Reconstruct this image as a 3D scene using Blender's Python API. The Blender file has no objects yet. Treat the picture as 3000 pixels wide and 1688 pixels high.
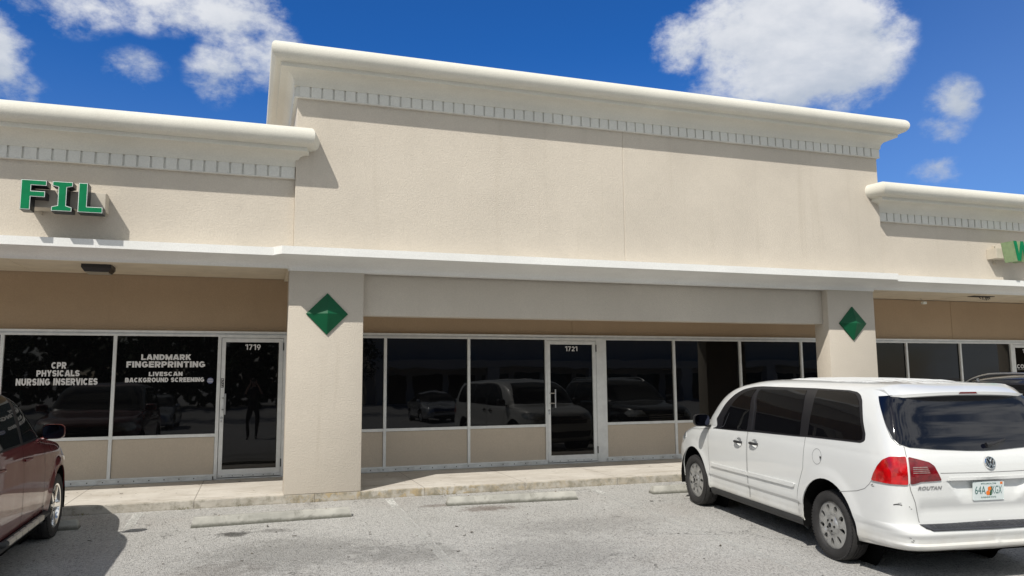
import bpy, bmesh, math, random
from math import pi, sin, cos, atan2, hypot, radians, degrees
from mathutils import Vector, Matrix
from mathutils.geometry import delaunay_2d_cdt
random.seed(7)
SC = bpy.context.scene
COL = SC.collection

# ------------------------------------------------------------------ node helpers
class NT:
    def __init__(s, tree):
        s.t = tree; s.n = tree.nodes; s.l = tree.links
    def node(s, typ, **kw):
        n = s.n.new(typ)
        for k, v in kw.items(): setattr(n, k, v)
        return n
    def put(s, sock, v):
        if hasattr(v, 'is_output'): s.l.new(v, sock)
        elif v is not None: sock.default_value = v
    def math(s, op, a, b=None, c=None, clamp=False):
        n = s.node('ShaderNodeMath', operation=op); n.use_clamp = clamp
        s.put(n.inputs[0], a)
        if b is not None: s.put(n.inputs[1], b)
        if c is not None: s.put(n.inputs[2], c)
        return n.outputs[0]
    def vm(s, op, a, b=None, scale=None):
        n = s.node('ShaderNodeVectorMath', operation=op)
        s.put(n.inputs[0], a)
        if b is not None: s.put(n.inputs[1], b)
        if scale is not None: s.put(n.inputs['Scale'], scale)
        return n.outputs['Value'] if op in ('LENGTH', 'DOT_PRODUCT', 'DISTANCE') else n.outputs['Vector']
    def noise(s, vec, scale, detail=3, rough=.55, dist=0, color=False):
        n = s.node('ShaderNodeTexNoise')
        s.put(n.inputs['Vector'], vec); n.inputs['Scale'].default_value = scale
        n.inputs['Detail'].default_value = detail; n.inputs['Roughness'].default_value = rough
        n.inputs['Distortion'].default_value = dist
        return n.outputs['Color'] if color else n.outputs[0]
    def ramp(s, v, a, b, x0=0.0, x1=1.0, smooth=True):
        n = s.node('ShaderNodeMapRange'); n.interpolation_type = 'SMOOTHSTEP' if smooth else 'LINEAR'
        s.put(n.inputs[0], v)
        for i, k in zip((1, 2, 3, 4), (a, b, x0, x1)): n.inputs[i].default_value = k
        return n.outputs[0]
    def mix(s, f, a, b, mode='MIX'):
        n = s.node('ShaderNodeMix'); n.data_type = 'RGBA'; n.blend_type = mode
        s.put(n.inputs[0], f); s.put(n.inputs[6], a if hasattr(a, 'is_output') else (*a[:3], 1)); s.put(n.inputs[7], b if hasattr(b, 'is_output') else (*b[:3], 1))
        return n.outputs[2]
    def sep(s, v):
        n = s.node('ShaderNodeSeparateXYZ'); s.put(n.inputs[0], v); return n.outputs
    def bump(s, h, dist, strength=1.0, normal=None):
        n = s.node('ShaderNodeBump'); s.put(n.inputs['Height'], h); n.inputs['Distance'].default_value = dist
        n.inputs['Strength'].default_value = strength
        if normal is not None: s.put(n.inputs['Normal'], normal)
        return n.outputs[0]

def new_mat(name):
    m = bpy.data.materials.new(name); m.use_nodes = True
    nt = NT(m.node_tree); b = nt.n['Principled BSDF']
    co = nt.node('ShaderNodeTexCoord').outputs['Object']
    return m, nt, b, co
def c3(c): return (*c, 1)
def pmat(name, col, rough=.5, metal=0, var=.0, vs=4, bump=0, bs=60, coat=0, spec=.5, dirt=0, dcol=(.2, .17, .13), trans=0, det=4):
    m, nt, b, co = new_mat(name)
    c = c3(col)
    if var or dirt:
        n = nt.noise(co, vs, 5, .6)
        lo = tuple(k*(1-var) for k in col); hi = tuple(min(1, k*(1+var)) for k in col)
        c = nt.mix(nt.ramp(n, .3, .7), lo, hi)
        if dirt:
            n2 = nt.noise(co, vs*.6, 6, .7, 1.0)
            c = nt.mix(nt.math('MULTIPLY', nt.ramp(n2, .48, .75), dirt), c, dcol)
    nt.put(b.inputs['Base Color'], c)
    b.inputs['Roughness'].default_value = rough; b.inputs['Metallic'].default_value = metal
    b.inputs['Specular IOR Level'].default_value = spec
    b.inputs['Coat Weight'].default_value = coat; b.inputs['Coat Roughness'].default_value = .03
    if trans: b.inputs['Transmission Weight'].default_value = trans
    if bump: nt.put(b.inputs['Normal'], nt.bump(nt.noise(co, bs, det, .6), bump))
    return m

def stucco(name, col, streak=.25, bk=1.0):
    m, nt, b, co = new_mat(name)
    big = nt.noise(co, .55, 5, .6); mid = nt.noise(co, 3.2, 5, .65)
    c = nt.mix(nt.ramp(big, .35, .68), tuple(k*.93 for k in col), tuple(k*1.03 for k in col))
    c = nt.mix(nt.math('MULTIPLY', nt.ramp(mid, .5, .8), .3), c, tuple(k*.86 for k in col))
    fine = nt.noise(co, 55, 3, .6)
    c = nt.mix(nt.math('MULTIPLY', nt.ramp(fine, .4, .62, 1, 0), .22), c, tuple(k*.72 for k in col))
    pt = nt.ramp(nt.noise(nt.vm('ADD', co, (5, 2, 9)), 1.1, 2, .4), .58, .64)
    c = nt.mix(nt.math('MULTIPLY', pt, .10), c, tuple(k*.80 for k in col))
    # rain streaks: stretched noise
    mp = nt.node('ShaderNodeMapping'); nt.put(mp.inputs['Vector'], co); mp.inputs['Scale'].default_value = (7, 7, .35)
    st = nt.noise(mp.outputs[0], 1, 4, .6)
    c = nt.mix(nt.math('MULTIPLY', nt.ramp(st, .56, .78), streak), c, (col[0]*.74, col[1]*.72, col[2]*.68))
    nt.put(b.inputs['Base Color'], c); b.inputs['Roughness'].default_value = .9; b.inputs['Specular IOR Level'].default_value = .2
    h = nt.math('ADD', nt.math('MULTIPLY', nt.ramp(nt.noise(co, 52, 4, .65, .4), .36, .64), .55), nt.math('MULTIPLY', nt.noise(co, 85, 2, .6), .5))
    nt.put(b.inputs['Normal'], nt.bump(h, .0040*bk, .8))
    return m

M = {}
M['stucco'] = stucco('beige_stucco', (.598, .541, .462))
M['trim'] = stucco('cream_trim_paint', (.71, .69, .615), .14, .25)
M['ledge'] = stucco('white_ledge_paint', (.81, .81, .785), .08, .3)
M['dentil'] = stucco('dentil_skylit_paint', (.71, .705, .66), .10, .3)  # trim tone lightened: brightness of sky-facing block fronts put into the colour
M['brown'] = stucco('tan_wall_paint', (.45, .335, .225), .2, .5)
M['soffit'] = pmat('soffit_paint', (.66, .58, .45), .85, var=.06, bump=.002)
M['panel'] = stucco('panel_stucco', (.56, .485, .395), .15, .5)
M['alu'] = pmat('painted_aluminium', (.74, .75, .74), .45, .05, var=.06, vs=8)
M['alu_d'] = pmat('weathered_flashing', (.66, .68, .68), .5, .1, var=.12, vs=5, dirt=.4)
M['chrome'] = pmat('chrome', (.8, .8, .8), .12, 1)
M['steel'] = pmat('brushed_steel', (.5, .5, .5), .3, 1)
M['screw'] = pmat('dark_screw', (.03, .03, .03), .6)
M['blackp'] = pmat('black_plastic', (.02, .02, .022), .45, var=.15, vs=20)
M['grayseal'] = pmat('grey_sealant', (.18, .17, .16), .8)
M['green'] = pmat('green_enamel', (.003, .088, .036), .5, var=.1, vs=6, spec=.25)
M['signgreen'] = pmat('green_sign_face', (.001, .18, .068), .5, var=.08, vs=9, spec=.15)
M['signside'] = pmat('dark_sign_side', (.008, .014, .02), .4)
M['signside2'] = pmat('faded_green_sign_side', (.24, .33, .18), .5, var=.1, vs=12)
M['signwhite'] = pmat('white_sign_edge', (.75, .8, .77), .4)
M['race'] = pmat('cream_raceway_paint', (.52, .47, .39), .6, var=.06, vs=5, dirt=.15)
M['decal'] = pmat('white_vinyl', (.74, .73, .72), .6)
M['decalblue'] = pmat('blue_grey_vinyl', (.10, .12, .26), .5)
M['roof'] = pmat('roof_membrane', (.45, .44, .42), .8, var=.1)
M['lamp'] = pmat('lamp_lens', (.35, .33, .28), .35)

def glass_dark(name, col=(.004, .004, .0045), ior=1.42, rough=.015, wav=.0):
    m, nt, b, co = new_mat(name)
    b.inputs['Base Color'].default_value = c3(col); b.inputs['Roughness'].default_value = rough
    b.inputs['IOR'].default_value = ior; b.inputs['Specular IOR Level'].default_value = .5
    if wav: nt.put(b.inputs['Normal'], nt.bump(nt.noise(co, 1.3, 2, .5), wav))
    return m
M['glass'] = glass_dark('tinted_storefront_glass', wav=.0015)

def asphalt_nodes(nt, co):
    x, y, z = nt.sep(co)
    big = nt.noise(co, .35, 6, .62, .3); mid = nt.noise(co, 1.7, 6, .65, .5)
    c = nt.mix(nt.ramp(big, .3, .7), (.36, .353, .340), (.45, .443, .428))
    c = nt.mix(nt.math('MULTIPLY', nt.ramp(mid, .47, .72), .35), c, (.27, .262, .245))
    warm = nt.noise(nt.vm('ADD', co, (13, 5, 0)), .5, 5, .6)
    c = nt.mix(nt.math('MULTIPLY', nt.ramp(warm, .52, .72), .35), c, (.30, .255, .225))
    # aggregate
    vo = nt.node('ShaderNodeTexVoronoi'); nt.put(vo.inputs['Vector'], co); vo.inputs['Scale'].default_value = 95; vo.inputs['Randomness'].default_value = 1
    vs = nt.sep(vo.outputs['Color'])[0]
    c = nt.mix(nt.math('MULTIPLY', nt.ramp(vs, .0, 1.0), .55), c, (.60, .59, .56))
    c = nt.mix(nt.math('MULTIPLY', nt.ramp(vs, .0, .25, 1, 0), .75), c, (.11, .107, .10))
    n2 = nt.noise(co, 42, 5, .75)
    c = nt.mix(nt.math('MULTIPLY', nt.ramp(n2, .52, .7), .35), c, (.20, .195, .183))
    n3 = nt.noise(co, 38, 3, .7); n4 = nt.noise(nt.vm('ADD', co, (7, 3, 1)), 16, 4, .75)
    c = nt.mix(nt.math('MULTIPLY', nt.ramp(n3, .50, .68), .42), c, (.19, .186, .178))
    c = nt.mix(nt.math('MULTIPLY', nt.ramp(n3, .32, .48, 1, 0), .40), c, (.56, .555, .535))
    c = nt.mix(nt.math('MULTIPLY', nt.ramp(n4, .54, .70), .30), c, (.19, .185, .175))
    # oil stains / drips with a shape of their own: (x, y, rx, ry, strength, colour)
    wob = nt.noise(co, 7, 4, .65)
    wob2 = nt.noise(co, 22, 4, .7)
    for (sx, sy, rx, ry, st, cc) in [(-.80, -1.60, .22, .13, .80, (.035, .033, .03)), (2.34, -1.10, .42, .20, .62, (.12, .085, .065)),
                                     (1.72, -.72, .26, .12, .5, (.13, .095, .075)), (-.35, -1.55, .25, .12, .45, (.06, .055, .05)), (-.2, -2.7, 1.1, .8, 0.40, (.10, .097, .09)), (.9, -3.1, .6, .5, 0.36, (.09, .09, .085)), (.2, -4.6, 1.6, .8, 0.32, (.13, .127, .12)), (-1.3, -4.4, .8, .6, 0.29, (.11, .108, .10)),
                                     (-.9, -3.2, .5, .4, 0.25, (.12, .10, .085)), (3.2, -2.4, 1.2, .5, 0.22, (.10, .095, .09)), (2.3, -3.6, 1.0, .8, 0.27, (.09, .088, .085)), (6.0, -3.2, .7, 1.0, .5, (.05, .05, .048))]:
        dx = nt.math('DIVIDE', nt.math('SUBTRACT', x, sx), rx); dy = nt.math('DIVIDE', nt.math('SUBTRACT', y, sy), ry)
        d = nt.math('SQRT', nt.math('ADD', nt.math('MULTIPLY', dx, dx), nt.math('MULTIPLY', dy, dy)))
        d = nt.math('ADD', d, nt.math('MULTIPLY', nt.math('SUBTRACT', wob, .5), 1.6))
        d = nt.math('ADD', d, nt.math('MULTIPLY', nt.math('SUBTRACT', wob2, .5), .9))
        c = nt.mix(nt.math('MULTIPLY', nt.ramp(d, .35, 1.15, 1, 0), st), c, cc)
    # hairline cracks
    v2 = nt.node('ShaderNodeTexVoronoi'); v2.feature = 'DISTANCE_TO_EDGE'
    wv = nt.vm('ADD', co, nt.vm('SCALE', nt.noise(co, 2.2, 5, .7, color=True), scale=.9))
    nt.put(v2.inputs['Vector'], wv); v2.inputs['Scale'].default_value = .42
    crack = nt.math('MULTIPLY', nt.ramp(v2.outputs['Distance'], .0008, .0042, 1, 0), nt.ramp(nt.noise(co, .9, 3), .45, .6))
    c = nt.mix(nt.math('MULTIPLY', crack, .6), c, (.04, .04, .038))
    h = nt.math('SUBTRACT', nt.math('ADD', nt.math('MULTIPLY', vo.outputs['Distance'], -.9), nt.math('MULTIPLY', n2, .6)), nt.math('MULTIPLY', crack, .8))
    return c, h
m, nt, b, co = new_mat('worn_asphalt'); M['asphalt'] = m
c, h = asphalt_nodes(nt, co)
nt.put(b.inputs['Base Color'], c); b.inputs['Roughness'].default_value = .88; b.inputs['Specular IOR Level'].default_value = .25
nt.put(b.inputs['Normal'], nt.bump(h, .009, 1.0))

m, nt, b, co = new_mat('faded_line_paint'); M['paint'] = m
x, y, z = nt.sep(co)
nt.put(b.inputs['Base Color'], nt.mix(nt.noise(co, 30, 3), (.50, .50, .48), (.66, .66, .63))); b.inputs['Roughness'].default_value = .8
tr = nt.node('ShaderNodeBsdfTransparent'); mx = nt.node('ShaderNodeMixShader')
ed = nt.node('ShaderNodeAttribute'); ed.attribute_name = 'edge'
a0 = nt.math('ADD', nt.math('MULTIPLY', ed.outputs['Fac'], .30), nt.ramp(y, -1.0, -.3, .42, 1.25))
grit = nt.math('ADD', nt.math('MULTIPLY', nt.ramp(nt.noise(co, 26, 5, .8), .38, .62), .75), nt.math('MULTIPLY', nt.ramp(nt.noise(co, 4, 4, .6), .35, .65), .45))
nt.put(mx.inputs[0], nt.math('MULTIPLY', a0, grit, clamp=True)); nt.l.new(tr.outputs[0], mx.inputs[1]); nt.l.new(b.outputs[0], mx.inputs[2])
nt.l.new(mx.outputs[0], nt.n['Material Output'].inputs[0])

m, nt, b, co = new_mat('stained_concrete'); M['concrete'] = m
x, y, z = nt.sep(co)
c = nt.mix(nt.ramp(nt.noise(co, .8, 6, .65), .35, .65), (.50, .462, .41), (.62, .585, .53))
mp = nt.node('ShaderNodeMapping'); nt.put(mp.inputs['Vector'], co); mp.inputs['Scale'].default_value = (.9, 5, 3)
c = nt.mix(nt.math('MULTIPLY', nt.ramp(nt.noise(mp.outputs[0], 1.3, 6, .7, .8), .5, .68), .55), c, (.33, .285, .22))
c = nt.mix(nt.math('MULTIPLY', nt.ramp(nt.noise(co, 5, 6, .75, 1.2), .55, .72), .45), c, (.20, .17, .13))
c = nt.mix(nt.math('MULTIPLY', nt.ramp(nt.noise(nt.vm('ADD', co, (3, 9, 1)), 6, 5, .7), .60, .70), .55), c, (.66, .64, .60))
# kerb face: old peeling cream and ochre paint, grime at the foot
face = nt.ramp(y, .012, .03, 1, 0)
peel = nt.ramp(nt.noise(co, 9, 6, .75, .6), .46, .56)
nearp = nt.math('MULTIPLY', nt.ramp(x, -.6, .3, 0, 1), nt.ramp(x, 1.6, 4.5, 1, .35))
ochre = nt.mix(nt.ramp(nt.noise(co, 3.5, 4, .6), .42, .62), (.50, .44, .35), (.50, .37, .19))
c = nt.mix(nt.math('MULTIPLY', nt.math('MULTIPLY', face, peel), nt.math('MULTIPLY', nearp, .9)), c, ochre)
c = nt.mix(nt.math('MULTIPLY', face, nt.math('ADD', .30, nt.math('MULTIPLY', nt.ramp(nt.noise(co, 6, 5, .7), .45, .65), .5))), c, (.21, .195, .15))
c = nt.mix(nt.math('MULTIPLY', face, nt.ramp(z, -.13, -.085, .6, 0)), c, (.14, .12, .09))
# expansion joints every 1.52 m
jx = nt.math('ABSOLUTE', nt.math('SUBTRACT', nt.math('FRACT', nt.math('ADD', nt.math('DIVIDE', x, 1.52), .37)), .5))
jt = nt.ramp(jx, .002, .006, 1, 0)
c = nt.mix(nt.math('MULTIPLY', jt, .55), c, (.16, .14, .12))
nt.put(b.inputs['Base Color'], c); b.inputs['Roughness'].default_value = .88; b.inputs['Specular IOR Level'].default_value = .25
nt.put(b.inputs['Normal'], nt.bump(nt.math('SUBTRACT', nt.math('ADD', nt.noise(co, 70, 3), nt.math('MULTIPLY', peel, nt.math('MULTIPLY', face, .5))), jt), .005, .7))

m, nt, b, co = new_mat('wheel_stop_concrete'); M['stop'] = m
x, y, z = nt.sep(co)
c = nt.mix(nt.ramp(nt.noise(co, 2.5, 6, .65), .35, .65), (.31, .305, .275), (.43, .42, .38))
c = nt.mix(nt.math('MULTIPLY', nt.ramp(nt.noise(co, 7, 6, .75, .8), .52, .7), .6), c, (.17, .165, .14))
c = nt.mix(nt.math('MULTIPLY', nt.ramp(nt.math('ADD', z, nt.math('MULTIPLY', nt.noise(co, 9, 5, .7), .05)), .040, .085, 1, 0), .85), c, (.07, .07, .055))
nt.put(b.inputs['Base Color'], c); b.inputs['Roughness'].default_value = .9
nt.put(b.inputs['Normal'], nt.bump(nt.noise(co, 45, 4, .7), .006))
M['rebar'] = pmat('rusty_pin', (.12, .06, .035), .8)
M['leaf'] = pmat('dry_leaf', (.05, .038, .022), .8, var=.4, vs=3)
M['weed'] = pmat('weed_green', (.20, .19, .08), .8, var=.3, vs=9)

# ------------------------------------------------------------------ geometry helpers
class MB:
    def __init__(s): s.v = []; s.f = []; s.m = []
    def add(s, vs, fs, mi=0, T=None):
        o = len(s.v)
        s.v += [tuple(T @ Vector(p)) if T else tuple(p) for p in vs]
        s.f += [tuple(i+o for i in f) for f in fs]; s.m += [mi]*len(fs)
        return s
    def box(s, x0, x1, y0, y1, z0, z1, bev=0, mi=0, T=None):
        if bev <= 0:
            vs = [(x, y, z) for x in (x0, x1) for y in (y0, y1) for z in (z0, z1)]
            fs = [(0, 1, 3, 2), (4, 6, 7, 5), (0, 4, 5, 1), (2, 3, 7, 6), (0, 2, 6, 4), (1, 5, 7, 3)]
            return s.add(vs, fs, mi, T)
        bm = bmesh.new(); bmesh.ops.create_cube(bm, size=1)
        for v in bm.verts: v.co = Vector(((x0+x1)/2+v.co.x*(x1-x0), (y0+y1)/2+v.co.y*(y1-y0), (z0+z1)/2+v.co.z*(z1-z0)))
        bmesh.ops.bevel(bm, geom=bm.edges[:], offset=bev, segments=2, profile=.5, affect='EDGES')
        bm.verts.index_update()
        r = s.add([v.co[:] for v in bm.verts], [[v.index for v in f.verts] for f in bm.faces], mi, T); bm.free(); return r
    def prism(s, poly, y0, y1, mi=0, T=None, cap=True):
        """poly in (x,z), extruded along y; ear-filled by CDT so concave outlines work"""
        n = len(poly)
        vs = [(p[0], y0, p[1]) for p in poly]+[(p[0], y1, p[1]) for p in poly]
        fs = [(i, (i+1) % n, n+(i+1) % n, n+i) for i in range(n)]
        if cap:
            tv, te, tf, *_ = delaunay_2d_cdt([Vector(p[:2]) for p in poly], [], [list(range(n))], 1, 1e-6)
            if len(tv) == n:
                fs += [tuple(f) for f in tf]+[tuple(n+i for i in reversed(f)) for f in tf]
        return s.add(vs, fs, mi, T)
    def lathe(s, prof, n=32, mi=0, T=None, closed=False):
        """prof: (r, y) around the y axis"""
        vs = []; fs = []; k = len(prof)
        for i in range(n):
            a = 2*pi*i/n
            vs += [(r*cos(a), y, r*sin(a)) for r, y in prof]
        for i in range(n):
            j = (i+1) % n
            for q in range(k-1 if not closed else k):
                q2 = (q+1) % k
                fs.append((i*k+q, i*k+q2, j*k+q2, j*k+q))
        return s.add(vs, fs, mi, T)
    def tube(s, path, r, n=8, mi=0, T=None, cap=True, flat=1.0):
        vs = []; fs = []
        P = [Vector(p) for p in path]
        for i, p in enumerate(P):
            d = (P[min(i+1, len(P)-1)]-P[max(i-1, 0)]).normalized()
            u = d.cross(Vector((0, 0, 1)))
            if u.length < .05: u = d.cross(Vector((1, 0, 0)))
            u.normalize(); w = u.cross(d)
            rr = r[i] if isinstance(r, (list, tuple)) else r
            for k in range(n):
                a = 2*pi*k/n; vs.append(tuple(p+u*cos(a)*rr+w*sin(a)*rr*flat))
        for i in range(len(P)-1):
            for k in range(n):
                fs.append((i*n+k, i*n+(k+1) % n, (i+1)*n+(k+1) % n, (i+1)*n+k))
        if cap: fs += [tuple(range(n)), tuple((len(P)-1)*n+k for k in reversed(range(n)))]
        return s.add(vs, fs, mi, T)
    def sweep(s, prof, path, ends=(1, 1), mi=0, zoff=0):
        """prof: (p,z), p = how far out of the wall; path: plan points going left to right along the wall, outward = its right-hand side"""
        n = len(prof); rings = []
        for i, (x, y) in enumerate(path):
            def nrm(a, b):
                dx, dy = b[0]-a[0], b[1]-a[1]; l = hypot(dx, dy); return (dy/l, -dx/l)
            if i == 0: o = nrm(path[0], path[1])
            elif i == len(path)-1: o = nrm(path[-2], path[-1])
            else:
                a = nrm(path[i-1], path[i]); b2 = nrm(path[i], path[i+1]); k = 1+a[0]*b2[0]+a[1]*b2[1]
                o = ((a[0]+b2[0])/k, (a[1]+b2[1])/k)
                e = ends[0] if i == 1 and len(path) > 2 and abs(a[0]) > .5 else (ends[1] if abs(b2[0]) > .5 else 1)
                o = (o[0]*e, o[1])
            rings.append([(x+o[0]*p, y+o[1]*p, z+zoff) for p, z in prof])
        vs = [v for r in rings for v in r]; fs = []
        for i in range(len(rings)-1):
            for k in range(n-1):
                fs.append((i*n+k, (i+1)*n+k, (i+1)*n+k+1, i*n+k+1))
        fs.append(tuple(range(n))); fs.append(tuple((len(rings)-1)*n+k for k in reversed(range(n))))
        return s.add(vs, fs, mi)

def mk(name, mb, mats, parent=None, smooth=False, loc=None, fixn=True, **props):
    me = bpy.data.meshes.new(name)
    me.from_pydata([tuple(v) for v in mb.v], [], [tuple(f) for f in mb.f])
    if not isinstance(mats, (list, tuple)): mats = [mats]
    for k in mats: me.materials.append(k)
    for p, mi in zip(me.polygons, mb.m): p.material_index = mi
    if fixn:
        bm = bmesh.new(); bm.from_mesh(me); bmesh.ops.remove_doubles(bm, verts=bm.verts, dist=1e-5)
        bmesh.ops.recalc_face_normals(bm, faces=bm.faces); bm.to_mesh(me); bm.free()
    if smooth:
        for p in me.polygons: p.use_smooth = True
        if smooth is not True: me.set_sharp_from_angle(angle=radians(smooth))
    o = bpy.data.objects.new(name, me); COL.objects.link(o)
    if parent: o.parent = parent
    if loc: o.location = loc
    for k, v in props.items(): o[k] = v
    return o
def thing(name, label, cat, loc=(0, 0, 0), rz=0, group=None):
    o = bpy.data.objects.new(name, None); COL.objects.link(o); o.location = loc; o.rotation_euler = (0, 0, rz)
    o.empty_display_size = .3; o['label'] = label; o['category'] = cat
    if group: o['group'] = group
    return o
def tag(o, label, cat, group=None):
    o['label'] = label; o['category'] = cat
    if group: o['group'] = group
    return o

_txt = {}
def text_geo(txt, bold=.0, shear=0, spacing=1.0):
    k = (txt, bold, shear, spacing)
    if k in _txt: return _txt[k]
    cu = bpy.data.curves.new('t', 'FONT'); cu.body = txt; cu.size = 1; cu.offset = bold; cu.shear = shear; cu.space_character = spacing
    cu.resolution_u = 4
    o = bpy.data.objects.new('t', cu); COL.objects.link(o)
    dg = bpy.context.evaluated_depsgraph_get(); dg.update()
    me = bpy.data.meshes.new_from_object(o.evaluated_get(dg))
    vs = [(v.co.x, v.co.y) for v in me.vertices]; fs = [tuple(p.vertices) for p in me.polygons]
    bpy.data.objects.remove(o); bpy.data.curves.remove(cu); bpy.data.meshes.remove(me)
    x0 = min(v[0] for v in vs); x1 = max(v[0] for v in vs); y0 = min(v[1] for v in vs); y1 = max(v[1] for v in vs)
    vs = [((a-x0)/(x1-x0), (b2-y0)/(y1-y0)) for a, b2 in vs]
    _txt[k] = (vs, fs); return vs, fs
def add_text(mb, txt, x0, x1, z0, z1, y, bold=.0, shear=0, spacing=1.0, mi=0, T=None):
    vs, fs = text_geo(txt, bold, shear, spacing)
    mb.add([(x0+(x1-x0)*a, y, z0+(z1-z0)*b2) for a, b2 in vs], fs, mi, T)

# stroke lettering: every glyph is a few thick centre lines
def glyph(ch, t):
    a = t/2; w = {'I': t, 'M': .98, 'W': 1.1, '1': .42, ' ': .34, 'L': .64, 'E': .66, 'F': .63, 'T': .74, 'P': .72, 'S': .72, 'A': .86, 'G': .82, 'O': .86, 'C': .80, '7': .60, '2': .62, '9': .62, '3': .6}.get(ch, .76)
    def ell(cx, cy, rx, ry, a0, a1, n=14): return [(cx+rx*cos(radians(a0+(a1-a0)*i/n)), cy+ry*sin(radians(a0+(a1-a0)*i/n))) for i in range(n+1)]
    def bowl(y0, y1, x0=a, ww=w): r = (y1-y0)/2; return [(x0, y1)]+ell(ww-a-r, (y0+y1)/2, r, r, 90, -90, 8)+[(x0, y0)]
    m = .46
    if ch == 'C': P = [ell(w/2, .5, w/2-a, .5-a, 42, 318, 20)]
    elif ch == 'G': P = [ell(w/2, .5, w/2-a, .5-a, 42, 318, 20), [(w-a, .16), (w-a, .5)], [(w-a, .46), (w*.52, .46)]]
    elif ch == 'O': P = [ell(w/2, .5, w/2-a, .5-a, 0, 360, 26)]
    elif ch == 'P': P = [[(a, 0), (a, 1)], bowl(.42, 1-a)]
    elif ch == 'R': P = [[(a, 0), (a, 1)], bowl(.46, 1-a), [(w*.42, .46), (w-a*1.0, 0)]]
    elif ch == 'B': P = [[(a, 0), (a, 1)], bowl(.5, 1-a, a, w*.95), bowl(a, .5)]
    elif ch == 'D': P = [[(a, 0), (a, 1)], [(a, 1-a), (w*.42, 1-a)]+ell(w*.42, .5, w*.58-a, .5-a, 90, -90, 12)+[(a, a)]]
    elif ch == 'H': P = [[(a, 0), (a, 1)], [(w-a, 0), (w-a, 1)], [(a, .5), (w-a, .5)]]
    elif ch == 'I': P = [[(a, 0), (a, 1)]]
    elif ch == 'L': P = [[(a, 1), (a, a), (w, a)]]
    elif ch == 'E': P = [[(w, 1-a), (a, 1-a), (a, a), (w, a)], [(a, .5), (w*.93, .5)]]
    elif ch == 'F': P = [[(w, 1-a), (a, 1-a), (a, 0)], [(a, .48), (w*.9, .48)]]
    elif ch == 'T': P = [[(0, 1-a), (w, 1-a)], [(w/2, 0), (w/2, 1-a)]]
    elif ch == 'N': P = [[(a, 0), (a, 1)], [(w-a, 0), (w-a, 1)], [(a, .93), (w-a, .07)]]
    elif ch == 'M': P = [[(a, 0), (a, 1)], [(w-a, 0), (w-a, 1)], [(a, .92), (w/2, .12), (w-a, .92)]]
    elif ch == 'A': P = [[(a*.8, 0), (w/2-a*.3, 1)], [(w-a*.8, 0), (w/2+a*.3, 1)], [(w*.2, .27), (w*.8, .27)]]
    elif ch == 'V': P = [[(a*.8, 1), (w/2-a*.2, 0)], [(w-a*.8, 1), (w/2+a*.2, 0)]]
    elif ch == 'Y': P = [[(a*.8, 1), (w/2, .45)], [(w-a*.8, 1), (w/2, .45)], [(w/2, 0), (w/2, .5)]]
    elif ch == 'K': P = [[(a, 0), (a, 1)], [(a, .38), (w-a*.9, 1)], [(w*.42, .58), (w-a*.8, 0)]]
    elif ch == 'U': P = [[(a, 1)]+ell(w/2, .40, w/2-a, .40-a, 180, 360, 12)+[(w-a, 1)]]
    elif ch == 'S': q = (1-2*a)/4; P = [ell(w/2, 1-a-q, w/2-a, q, 15, 270, 14)+ell(w/2, a+q, w/2-a, q, 90, -165, 14)[1:]]
    elif ch == '1': P = [[(w-a, 0), (w-a, 1)], [(0, .80), (w-a, .99-a*.3)]]
    elif ch == '7': P = [[(0, 1-a), (w-a*.7, 1-a)], [(w-a, 1-a*.6), (w*.32, 0)]]
    elif ch == '9': q = .27; P = [ell(w/2, 1-a-q, w/2-a, q, 0, 360, 20), [(w-a*1.1, .66), (w*.42, 0)]]
    elif ch == '2': P = [ell(w/2, .68, w/2-a, .32-a, 165, -35, 12)+[(a*1.2, a*1.3)], [(0, a), (w, a)]]
    elif ch == '3': P = [ell(w/2, .73, w/2-a, .27-a, 150, -90, 12), ell(w/2, .28, w/2-a, .28-a, 90, -150, 12)]
    else: P = []
    return w, P
def add_strokes(mb, txt, x0, x1, z0, z1, y, t=.25, gap=.085, T=None, mi=0):
    W_ = []; x = 0
    for ch in txt:
        w, P = glyph(ch, t); W_.append((x, P)); x += w+gap
    tot = x-gap; k = 0
    for ox, P in W_:
        for pl in P:
            pts = [Vector(p) for p in pl]; n = len(pts); cl = (pts[0]-pts[-1]).length < 1e-4 and n > 3; L_ = []; R_ = []
            for i in range(n):
                a = pts[i]-pts[i-1] if i > 0 else (pts[i]-pts[-2] if cl else pts[1]-pts[0]); b2 = pts[i+1]-pts[i] if i < n-1 else (pts[1]-pts[0] if cl else pts[-1]-pts[-2])
                a.normalize(); b2.normalize(); na = Vector((-a.y, a.x)); nb_ = Vector((-b2.y, b2.x)); q = (na+nb_)/(1+na.dot(nb_))*t/2
                L_.append(pts[i]+q); R_.append(pts[i]-q)
            f = lambda p: (x0+(x1-x0)*(ox+p.x)/tot, y-.00015*(k % 4), z0+(z1-z0)*p.y)
            mb.add([f(p) for p in L_]+[f(p) for p in R_], [(i, i+1, n+i+1, n+i) for i in range(n-1)], mi, T); k += 1

def gz(y):
    ys = [-400, -30, -4.77, -1.8, 0]; zs = [-.6, -.6, -.241, -.18, -.11]
    if y >= 0: return -.11
    for a, b2, c1, d in zip(ys, ys[1:], zs, zs[1:]):
        if y <= b2: return c1+(d-c1)*(y-a)/(b2-a)
    return -.11
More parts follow.
